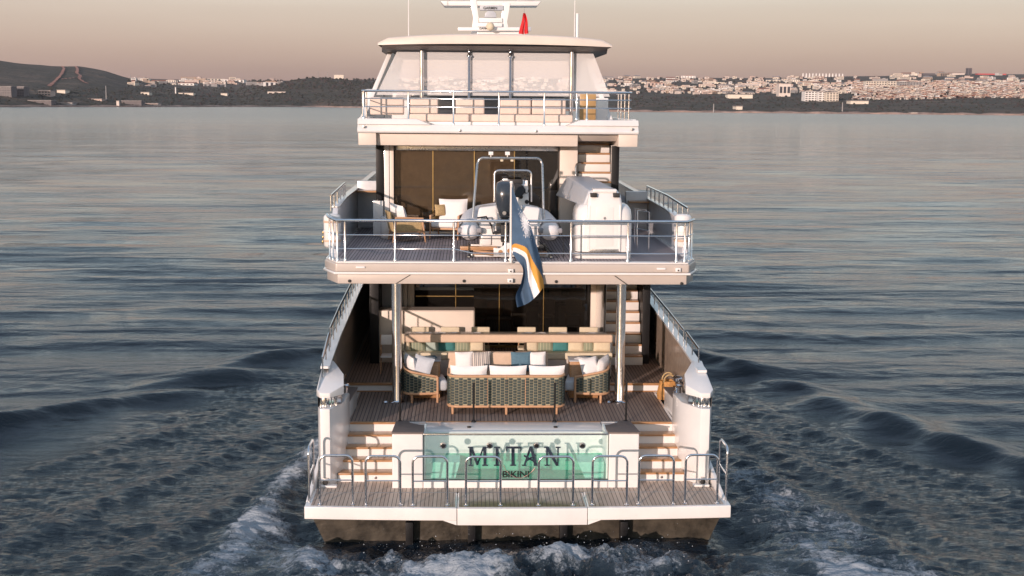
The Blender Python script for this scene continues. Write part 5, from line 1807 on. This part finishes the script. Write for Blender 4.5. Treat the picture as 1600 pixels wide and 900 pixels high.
af = n.new('ShaderNodeAttribute'); af.attribute_name = 'foam'
ac_ = n.new('ShaderNodeAttribute'); ac_.attribute_name = 'calm'
cd = n.new('ShaderNodeCameraData') if False else None
afar = n.new('ShaderNodeAttribute'); afar.attribute_name = 'far'
n1 = noise(10.0, .5, 1.0, 4)
n2 = noise(2.6, .45, 1.0, 6, .66, .5)
n3 = noise(.16, .30, 1.0, 4, .6)
n4 = noise(.018, .22, 1.0, 4, .6)
hh = M('ADD', M('MULTIPLY', n1, M('MULTIPLY_ADD', ac_.outputs['Fac'], -.030, .050)), M('MULTIPLY', n2, M('MULTIPLY_ADD', ac_.outputs['Fac'], -.065, .10)))
hh = M('ADD', hh, M('MULTIPLY', n3, .75))
hh = M('ADD', hh, M('MULTIPLY', n4, 2.2))
bp = n.new('ShaderNodeBump'); bp.inputs['Strength'].default_value = .9; bp.inputs['Distance'].default_value = 1.0
l.new(hh, bp.inputs['Height'])
l.new(bp.outputs[0], b.inputs['Normal'])
# foam: lacy where the wash has been churned
f1 = noise(4.2, 1, 1, 8, .72, .7)
f2 = noise(19, 1, 1, 5, .68, .4)
ff = M('ADD', M('MULTIPLY', f1, .7), M('MULTIPLY', f2, .3))
th = M('SUBTRACT', M('ADD', ff, M('MULTIPLY', af.outputs['Fac'], .42)), .72)
fm_ = MR(th, .0, .20)
fm_ = M('MULTIPLY', fm_, MR(af.outputs['Fac'], .02, .25))
cm_ = n.new('ShaderNodeMix'); cm_.data_type = 'RGBA'
l.new(fm_, cm_.inputs['Factor'])
wc = n.new('ShaderNodeMix'); wc.data_type = 'RGBA'
wc.inputs['A'].default_value = (.005, .011, .018, 1); wc.inputs['B'].default_value = (.036, .055, .072, 1)
l.new(MR(af.outputs['Fac'], 0, 1), wc.inputs['Factor'])
l.new(wc.outputs['Result'], cm_.inputs['A']); cm_.inputs['B'].default_value = (.31, .35, .39, 1)
l.new(cm_.outputs['Result'], b.inputs['Base Color'])
l.new(M('ADD', M('ADD', M('MULTIPLY', fm_, .6), .07), M('MULTIPLY', afar.outputs['Fac'], .12)), b.inputs['Roughness'])
me.materials.append(SEA)

# drops thrown up by the propeller wash
r_ = np.random.default_rng(5)
sp = MB()
for k in range(260):
    cxs = r_.choice([-2.3, -.3, 1.6, 2.6, .6, -1.2])
    x, y = cxs + r_.normal() * .45, -1.2 + r_.normal() * .5
    z = .12 + abs(r_.normal()) * .22
    s = .003 + .008 * r_.random() ** 3
    sp.add([(x, y, z + s), (x + s, y, z), (x, y + s, z), (x - s, y, z), (x, y - s, z), (x, y, z - s * 1.2)], [(0, 1, 2), (0, 2, 3), (0, 3, 4), (0, 4, 1), (5, 2, 1), (5, 3, 2), (5, 4, 3), (5, 1, 4)])
FOAMD = mat('spray_drop', (.62, .66, .70), .4)
s_ = sp.build('spray', FOAMD)
s_['kind'] = 'stuff'
s_['label'] = 'white drops of spray thrown up behind the swim platform'


# ================================================================== THE FAR SHORE
SH_B = [-1.7, -.60, -.40, -.25, -.12, .02, .09, .25, .40, .60, 1.7]
SH_Y = [1100, 1430, 1453, 1800, 2300, 1750, 1545, 1480, 1416, 1380, 1050]


def brg(px):
    x, _ = at(px, 160, 1000.0)
    return (x - CAM[0]) / (1000.0 - CAM[1])


def prof(lst, Yc):
    B = [brg(px) for px, _ in lst]
    Z = [max(0.0, at(px, py, Yc)[1]) for px, py in lst]
    return B, Z


RIDGES = [
    (prof([(-500, 95), (-200, 88), (0, 93.5), (40, 99), (85, 102.5), (125, 103), (165, 110), (200, 121), (240, 130), (300, 137), (340, 144), (420, 160), (480, 176)], 2600), 2600, .75),
    (prof([(250, 172), (330, 152), (380, 142), (430, 132), (465, 123.5), (490, 120.5), (520, 122), (560, 126), (620, 131), (700, 138), (800, 148), (900, 165)], 2750), 2750, .9),
    (prof([(-500, 132), (0, 130), (150, 128), (220, 123), (300, 124.5), (400, 126), (480, 126), (600, 124), (700, 123), (800, 123), (900, 122), (960, 122.5), (1080, 121.5), (1200, 122), (1300, 119.5), (1400, 118), (1500, 115), (1600, 115.5), (1800, 120), (2100, 126)], 4500), 4500, .95),
    (prof([(860, 172), (940, 161), (980, 157), (1040, 159), (1090, 164), (1140, 161), (1180, 157), (1250, 160), (1330, 162), (1380, 160.5), (1450, 160), (1520, 159.5), (1600, 166), (1900, 170)], 1800), 1800, .55),
]
_r = np.random.default_rng(3)
_K = [(_r.random() * .03 + .004, _r.random() * .03 + .004, _r.random() * 6.3, _r.random() * 6.3) for _ in range(8)]


def ground(x, y):
    b = (x - CAM[0]) / (y - CAM[1])
    yf = np.interp(b, SH_B, SH_Y)
    z = -3.0
    for (B, Z), Yc, pw in RIDGES:
        h = np.interp(b, B, Z, left=Z[0] if Yc != 1800 else 0, right=Z[-1] if Yc in (4500, 1800) else 0)
        if y <= Yc:
            t = max(0.0, (y - yf) / max(50, Yc - yf))
            v = h * t ** pw if y > yf else -3
        else:
            v = h * max(0, 1 - ((y - Yc) / (Yc * .5)) ** 2)
        z = max(z, v)
    if z > 0:
        k = sum(sin(a * x + c) * sin(q * y + d) for a, q, c, d in _K)
        z += k * .35 * min(1, z / 20)
        if abs(b) > .6:                                # the land falls away outside
            z *= max(.12, 1 - (abs(b) - .6) / .8)
    return z


bl_ = np.concatenate([np.linspace(-1.7, -.64, 60), np.linspace(-.62, .62, 250), np.linspace(.64, 1.7, 60)])
tl_ = np.concatenate([[-.01, 0, .003], np.linspace(.01, 1, 58) ** 1.5])
vs, fs = [], []
for b in bl_:
    yf = float(np.interp(b, SH_B, SH_Y))
    for t in tl_:
        y = yf + (6200 - yf) * t
        x = CAM[0] + b * (y - CAM[1])
        vs.append((x, y, ground(x, y) if t >= 0 else -3))
nt_ = len(tl_)
for i in range(len(bl_) - 1):
    for j in range(nt_ - 1):
        a = i * nt_ + j
        fs.append((a, a + nt_, a + nt_ + 1, a + 1))
LAND = mat('wooded_land', (.07, .055, .04), .95, var=.3, scale=.01)
n, l = nt(LAND)
tc = n.new('ShaderNodeTexCoord')
t1 = n.new('ShaderNodeTexNoise'); t1.inputs['Scale'].default_value = .012; t1.inputs['Detail'].default_value = 9; t1.inputs['Roughness'].default_value = .7
l.new(tc.outputs['Object'], t1.inputs['Vector'])
rr = n.new('ShaderNodeValToRGB')
e = rr.color_ramp.elements
e[0].position = .36; e[0].color = (.026, .030, .018, 1)
e[1].position = .70; e[1].color = (.15, .10, .07, 1)
q = e.new(.52); q.color = (.055, .045, .030, 1)
l.new(t1.outputs['Fac'], rr.inputs[0]); l.new(rr.outputs[0], bsdf(LAND).inputs['Base Color'])
bpn = n.new('ShaderNodeBump'); bpn.inputs['Distance'].default_value = 14; bpn.inputs['Strength'].default_value = .8
t2 = n.new('ShaderNodeTexNoise'); t2.inputs['Scale'].default_value = .05; t2.inputs['Detail'].default_value = 5
l.new(tc.outputs['Object'], t2.inputs['Vector']); l.new(t2.outputs['Fac'], bpn.inputs['Height']); l.new(bpn.outputs[0], bsdf(LAND).inputs['Normal'])
ld = MB().add(vs, fs).build('hills', LAND, None, smooth=60)
structure(ld, 'dark wooded hills and the rising city slope along the far shore')


def hit(px, py, y0=1400.0, y1=6000.0):
    """Where the sight line through a pixel meets the land: walk outwards until it goes under."""
    d = _ray(px, py)
    d = d / d[1]
    prev = y0
    for y in np.arange(y0, y1, 12.0):
        p = CAM + d * (y - CAM[1])
        if ground(p[0], p[1]) >= p[2]:
            return float(p[0]), float(p[1]), float(p[2])
    return None


# fire breaks on the port-hand hill
EARTH = mat('red_earth', (.40, .17, .12), .95, var=.2, scale=.05)
for P, w, lab in (([(97.5, 104.5), (100, 108), (97, 115), (92, 122), (85, 129), (77, 136)], 2.5, 'red earth fire break winding down the hill, the longer port one'),
                  ([(118.5, 104.5), (121, 109), (120, 115), (126, 119), (124, 124), (129, 128), (136, 131.5)], 2.5, 'red earth fire break on the hill, the shorter zigzag starboard one'),
                  ([(95, 125), (104, 124), (114, 123), (123, 122.5)], 1.6, 'thin track joining the two fire breaks across the hill')):
    vs, fs = [], []
    pts = []
    for (a, b), (c, d) in zip(P, P[1:]):
        for k in range(5):
            pts.append((a + (c - a) * k / 5 + random.uniform(-.4, .4), b + (d - b) * k / 5))
    pts.append(P[-1])
    for k, (px, py) in enumerate(pts):
        h = hit(px, py, 1500, 2700)
        if h is None:
            continue
        ww = w * random.uniform(.7, 1.3)
        for s in (-1, 1):
            x = h[0] + s * ww
            vs.append((x, h[1], ground(x, h[1]) + 1.2))
    for k in range(len(vs) // 2 - 1):
        fs.append((2 * k, 2 * k + 1, 2 * k + 3, 2 * k + 2))
    o = MB().add(vs, fs).build('fire_break', EARTH)
    structure(o, lab)

# ------------------------------------------------------------------ buildings of the far city
PINK = [mat('render_%s' % nm, c, .85, var=.08, scale=.2) for nm, c in (('pale', (.72, .62, .55)), ('rose', (.62, .47, .40)), ('cream', (.76, .67, .56)), ('grey', (.36, .34, .33)), ('ochre', (.40, .30, .23)), ('white', (.82, .78, .74)))]
ROOF = [mat('roof_tile_red', (.28, .12, .08), .9, var=.2, scale=.2), mat('roof_grey', (.30, .27, .26), .9, var=.15, scale=.2)]
DIM = mat('shaded_grey_render', (.17, .15, .15), .9, var=.15, scale=.2)  # dark tone puts the shade and haze on these walls into their colour
WIN = mat('far_window', (.06, .06, .07), .3, var=.2)


def block_mesh(kind, wall, roof):
    """Unit building: 1 wide, 1 deep, 1 tall; bands of windows set back, parapet or pitched roof."""
    b = MB()
    if kind == 0:
        b.box(-.5, .5, -.5, .5, 0, .96); b.box(-.52, .52, -.52, .52, .96, 1.0, 1); b.box(.1, .3, -.1, .2, 1.0, 1.14)
        for k in range(3):
            b.box(-.42, .42, -.505, -.49, .16 + .27 * k, .29 + .27 * k, 2)
    elif kind == 1:
        b.box(-.5, .5, -.5, .5, 0, .74); b.prism([(-.55, .74), (.55, .74), (0, 1.0)], 'x', -.52, .52, 1)
        for x in (-.36, -.12, .12, .36):
            b.box(x - .06, x + .06, -.505, -.49, .36, .58, 2)
    elif kind == 2:
        b.box(-.5, .1, -.5, .5, 0, 1.0); b.box(.1, .5, -.4, .5, 0, .72); b.box(-.52, .12, -.52, .52, 1.0, 1.03, 1)
        for k in range(3):
            b.box(-.44, .04, -.505, -.49, .2 + .26 * k, .32 + .26 * k, 2)
    else:
        b.box(-.5, .5, -.5, .5, 0, .9); b.box(-.3, .34, -.45, .4, .9, 1.0, 1)
        for x in (-.4, -.2, 0, .2, .4):
            b.box(x - .05, x + .05, -.505, -.49, .1, .8, 2)
    return b


VAR = []
for k in range(4):
    for wm in range(6):
        VAR.append(block_mesh(k, 0, 0).mesh('city_block', [PINK[wm], ROOF[(k + wm) % 2], WIN]))
city = random.Random(11)
AREAS = [  # px0, px1, top, bottom, how many
    (955, 1345, 121, 148, 112), (1340, 1610, 116, 134, 70), (600, 948, 123, 150, 62), (205, 440, 124, 136, 50)]
WCOL = ['pale', 'rose coloured', 'cream', 'grey', 'ochre', 'white']
WKIND = ['flat-roofed block', 'pitched-roof house', 'stepped block', 'tall-windowed hall']
cnt = 0
for a, c, t, b_, nn in AREAS:
    for k in range(nn):
        px, py = city.uniform(a, c), t + (b_ - t) * city.random() ** .9
        h = hit(px, py, 1850 if a > 940 else 1900)
        if not h:
            continue
        d = h[1] - CAM[1]
        w = city.choice([7, 9, 12, 16, 22, 32] if a in (955, 205) else [7, 9, 11, 14, 18, 24]) * d / FPX * city.uniform(.7, 1.2)
        hh = city.uniform(3.0, 5.5) * d / FPX
        vi = city.randrange(24)
        o = bpy.data.objects.new('city_block', VAR[vi])
        COL.objects.link(o)
        o.location = (h[0], h[1] + 8, h[2] - 3)
        o.scale = (w, city.uniform(10, 18), hh + 3)
        o.rotation_euler.z = city.uniform(-.5, .5)
        lab = 'small %s %s on the far slope %s' % (WCOL[vi % 6], WKIND[vi // 6], {955: 'just right of the yacht', 1340: 'behind the packed town', 600: 'seen through the sun-deck enclosure', 205: 'left of the yacht'}[a])
        tag(o, lab, 'building', lab.replace('small ', '') + 's' if 0 else 'far buildings: ' + lab)
        cnt += 1
# the closely packed quarter reads as one mass
tw_ = MB()
for k in range(2320):
    if k >= 1670:
        px, py = city.choice([city.uniform(1610, 2250), city.uniform(1610, 2250), city.uniform(-420, -30)]), city.uniform(123, 156)
    elif k < 1150:
        px, py = city.uniform(1335, 1615), city.uniform(130, 157)
    elif k < 1420:
        px, py = city.uniform(955, 1340), city.uniform(122, 147)
    else:
        px, py = city.uniform(610, 945), city.uniform(123, 150)
    h = hit(px, py, 1900)
    if not h:
        continue
    d = h[1] / FPX
    w, dp, hh = city.uniform(3, 7) * d, city.uniform(8, 14), city.uniform(2.2, 4.2) * d
    x, y, z = h[0], h[1], h[2] - 2
    m = city.choice([0, 0, 1, 2, 2, 5])
    tw_.box(x - w / 2, x + w / 2, y, y + dp, z, z + hh + 2, m)
    tw_.box(x - w / 2 - .3, x + w / 2 + .3, y - .3, y + dp + .3, z + hh + 2, z + hh + 2.6, 6 if city.random() < .5 else 7)
    tw_.box(x - w * .32, x + w * .3, y - .35, y - .02, z + hh * .45 + 2, z + hh * .7 + 2, 8)
o = tw_.build('packed_town', PINK + ROOF + [WIN], None)
o['kind'] = 'stuff'
o['label'] = 'closely packed small pale houses covering the far slope'


def landmark(name, label, px0, px1, pyt, pyb, m, Y=None, roof=None, depth=20, cat='building', windows=None, group=None):
    """A building one can single out: walls, roof and its rows of window bays."""
    px = (px0 + px1) / 2
    if Y is not None:
        Y = max(Y, float(np.interp(brg(px), SH_B, SH_Y)) + 25)
    h = hit(px, pyb, 1380) if Y is None else (at(px, pyb, Y)[0], Y, at(px, pyb, Y)[1])
    if not h:
        h = (at(px, pyb, 4300)[0], 4300, at(px, pyb, 4300)[1])
    y = h[1]
    x0, x1 = at(px0, pyb, y)[0], at(px1, pyb, y)[0]
    zt_, zb = at(px, pyt, y)[1], at(px, pyb, y)[1]
    t = thing(name, label, cat, ((x0 + x1) / 2, y, zb), 0, group)
    w, H = (x1 - x0) / 2, zt_ - zb
    MB().box(-w, w, 0, depth, min(-6, ground((x0 + x1) / 2, y) - zb - 3), H).build('wall', m, t)
    MB().box(-w - .4, w + .4, -.4, depth + .4, H + .01, H + .9).build('roof', roof or ROOF[1], t)
    if windows:
        nx, nz = windows
        me_ = MB().box(-w / nx * .66, w / nx * .66, -.3, -.02, 0, H / nz * .5).mesh('window', WIN)
        for i in range(nx):
            for k in range(nz):
                mesh_obj('window', me_, t, (-w + 2 * w * (i + .5) / nx, 0, H * (k + .28) / nz))
    return t


landmark('tower_block', 'ochre slab tower with dark glass bays above the waterside wood', 1217, 1235, 131, 151, PINK[0], windows=(3, 1))
landmark('tower_block', 'white waterside tower block, port one of the pale trio', 1257.5, 1277, 143, 158.5, PINK[5], windows=(4, 5))
landmark('tower_block', 'white waterside tower block in the middle of the pale trio', 1278.5, 1290, 143.5, 158.5, PINK[5], windows=(2, 5))
landmark('tower_block', 'white waterside tower block, starboard one of the pale trio', 1291, 1310, 144.5, 158.5, PINK[2], windows=(4, 5))
landmark('apartment_slab', 'cream apartment slab, first of the row of long slabs', 1353, 1368, 127, 136.5, PINK[2], windows=(4, 3))
landmark('apartment_slab', 'cream apartment slab, second of the row of long slabs', 1369, 1385.5, 127, 136.5, PINK[2], windows=(4, 3))
landmark('apartment_slab', 'cream apartment slab in the middle of the row of long slabs', 1386.5, 1404, 127, 136.5, PINK[2], windows=(4, 3))
landmark('apartment_slab', 'grey apartment slab, fourth of the row of long slabs', 1405.5, 1420, 128, 137, PINK[3], windows=(4, 3))
landmark('apartment_slab', 'grey apartment slab, last of the row of long slabs', 1421.5, 1440, 128.5, 137, PINK[3], windows=(4, 3))
RED = mat('red_cladding', (.55, .09, .09), .7, var=.1, scale=.1)
landmark('exhibition_hall', 'long low red hall on the skyline beside the twin dark towers', 1527, 1572, 115, 120.5, RED, Y=4200)
DKT = mat('dark_cladding', (.10, .09, .10), .6)
landmark('skyscraper', 'thin dark skyscraper on the skyline, port one of the twin towers', 1512, 1514.6, 106.5, 121, DKT, Y=4200, group='twin skyline towers')
landmark('skyscraper', 'thin dark skyscraper on the skyline, starboard one of the twin towers', 1515.6, 1518.2, 106.5, 121, DKT, Y=4200, group='twin skyline towers')
landmark('warehouse', 'pale flat-roofed warehouse under the red hall', 1549, 1559, 120, 127.5, PINK[0], Y=4000)
landmark('warehouse', 'wide pale warehouse left of the dark twin towers on the skyline', 1488, 1507, 114.5, 122, PINK[0], Y=4200)
landmark('office_block', 'brown open-framed block on the skyline', 1442, 1461, 114.5, 120, DKT, Y=4300)
st_ = thing('stadium', 'stadium with a comb of pale pylons on the skyline', 'stadium', (*at(1285, 124, 4400)[:1], 4400, at(1285, 124, 4400)[1]))
xw = at(1318, 124, 4400)[0] - at(1251, 124, 4400)[0]
MB().box(-xw / 2, xw / 2, 0, 60, -10, 7).build('stand', PINK[0], st_)
me_ = MB().prism([(-3, 0), (3, 0), (1.4, 16), (-1.4, 16)], 'y', -2, 2).mesh('pylon', PINK[5])
for k in range(13):
    mesh_obj('pylon', me_, st_, (-xw / 2 + xw * (k + .5) / 13, -2, 4))
landmark('long_shed', 'long cream shed above the wood on the starboard shore', 1137, 1176, 148, 154, PINK[2])
landmark('long_shed', 'low cream building half hidden in the waterside trees', 1329, 1357, 158, 163, PINK[2])
landmark('beach_house', 'small cream house at the water on the starboard shore', 1424, 1434, 176.4, 178.8, PINK[2])
landmark('villa', 'small cream villa in the wood above the starboard beach', 1150, 1160, 166.5, 172, PINK[2])
# port-hand shore
landmark('apartment_slab', 'grey apartment row with dark bays at the foot of the port hill', 0, 18, 135.5, 151, DIM, windows=(5, 4))
landmark('apartment_slab', 'grey apartment row between two others at the foot of the port hill', 20, 38, 136, 151, DIM, windows=(5, 4))
landmark('villa', 'rose coloured house beside the grey apartment rows', 60, 79, 142, 150, PINK[1], windows=(4, 2))
landmark('villa', 'cream house with lit gable at the foot of the port hill', 89, 102, 141, 146, PINK[2])
landmark('boat_shed', 'long low grey boat shed at the water, port shore', 42, 80, 157.5, 162, DIM)
landmark('boat_shed', 'low pale boat shed at the water, starboard of the grey one', 83, 113, 161, 164, PINK[3])
landmark('quay_building', 'pale quay building under the port hill', 134, 159, 155, 157, PINK[1])
landmark('quay_building', 'long grey quay hall beside the white harbour tower', 190, 221, 158, 165, DIM)
landmark('quay_building', 'cream sheds at the end of the port quay', 223, 247, 162, 165, PINK[1])
landmark('harbour_tower', 'short white harbour tower on the port quay', 182, 186, 158, 165.5, PINK[0], depth=5, cat='tower')
landmark('villa', 'cream long villa among trees, port shore', 279, 302, 145.5, 148, PINK[2])
landmark('villa', 'cream house with flat roof among trees, port shore', 220, 233, 144.5, 148, PINK[2])
landmark('villa', 'bright cream house in the middle of the port wood', 345, 355, 146, 149.5, PINK[2])
landmark('villa', 'low cream terrace along the wooded hill', 418, 446, 143.5, 145.6, PINK[0])
landmark('hill_hall', 'pale hall on top of the wooded hill beside the yacht', 522, 537, 117, 122.5, PINK[2])
MINA = landmark('minaret', 'thin pale minaret rising from the port wood', 273.6, 275.2, 136.5, 148, PINK[5], depth=1.5, cat='minaret')
for px, t_, b_, Y in ((166, 134, 152, 1800), (1115, 162, 172, 1500), (1316, 160, 175, 1480), (497, 111, 124, 2740), (512, 112, 125, 2740), (204, 116, 122, 2600)):
    x, zb = at(px, b_, Y)
    o = MB().lathe([(.8, -4), (.5, az(t_, Y, px) - zb)], (0, 0, 0), 6).build('lattice_mast', PINK[3])
    o.location = (x, Y, zb)
    tag(o, {166: 'thin grey mast at the foot of the port hill', 1115: 'thin mast on the starboard shore nearer the yacht', 1316: 'thin mast on the starboard shore in front of the pale trio of towers',
            497: 'port one of two thin masts on the wooded hill', 512: 'starboard one of two thin masts on the wooded hill', 204: 'stub mast on the falling shoulder of the port hill'}[px], 'mast')

# beach strip along the water
vs, fs = [], []
for i, b in enumerate(np.concatenate([np.linspace(-1.6, -.62, 40), np.linspace(-.6, .6, 160), np.linspace(.62, 1.6, 40)])):
    yf = float(np.interp(b, SH_B, SH_Y))
    for dy, z in ((-6, -.3), (-4, 1.2 + .5 * sin(i * .9)), (10, 2.2 + .6 * sin(i * 1.7))):
        vs.append((CAM[0] + b * (yf - CAM[1]), yf + dy, z))
for i in range(239):
    for j in range(2):
        a = i * 3 + j
        fs.append((a, a + 3, a + 4, a + 1))
o = MB().add(vs, fs).build('beach', mat('beach_stone', (.36, .24, .19), .95, var=.35, scale=.06), None)
structure(o, 'thin reddish stone beach along the far shore')

# the woods of the far shore: crowns too many to count
LEAF = mat('far_foliage', (.030, .034, .026), .95, var=.5, scale=.05)
LEAF2 = mat('far_bare_trees', (.055, .040, .038), .95, var=.3, scale=.05)
ico = []
bm = bmesh.new(); bmesh.ops.create_icosphere(bm, subdivisions=1, radius=1)
IV = [v.co.copy() for v in bm.verts]; IF = [[v.index for v in f.verts] for f in bm.faces]; bm.free()
wd = MB()


def crown(x, y, z, r, m):
    j = [1 + city.uniform(-.28, .28) for _ in IV]
    wd.add([(x + v.x * r * k, y + v.y * r * k, z + r * .7 + v.z * r * .9 * k) for v, k in zip(IV, j)], IF, m)


for a, c, t, b_, nn in ((960, 1610, 151, 178, 2200), (-20, 600, 138, 166, 2300), (395, 600, 121, 140, 1000), (600, 960, 150, 172, 200), (955, 1340, 122, 149, 620), (200, 440, 126, 138, 120), (1610, 2250, 150, 180, 700), (-500, -20, 100, 166, 700)):
    for k in range(nn):
        px, py = city.uniform(a, c), city.uniform(t, b_)
        h = hit(px, py, 1380)
        if not h or h[1] > 4600:
            continue
        d = h[1] / FPX
        crown(h[0], h[1], h[2] - 1, city.uniform(.8, 2.3) * d, 0 if city.random() < (.55 if px > 950 else .75) else 1)
o = wd.build('far_wood', [LEAF, LEAF2], None, smooth=10)
o['kind'] = 'stuff'
o['label'] = 'dark mixed woods along the far shore'


# ================================================================== AIR
hz = MB().box(-11500, 11500, -3300, 7400, -7, 165).build('haze', None, None)
hz.data.materials.clear()
HZ = bpy.data.materials.new('evening_haze')
HZ.use_nodes = True
n, l = nt(HZ)
n.clear()
o_ = n.new('ShaderNodeOutputMaterial')
pv = n.new('ShaderNodeVolumePrincipled')
pv.inputs['Color'].default_value = (.80, .70, .72, 1)
pv.inputs['Density'].default_value = .00004
pv.inputs['Anisotropy'].default_value = .2
l.new(pv.outputs[0], o_.inputs['Volume'])
hz.data.materials.append(HZ)
hz['kind'] = 'stuff'
hz['label'] = 'thin rosy evening haze over the water'
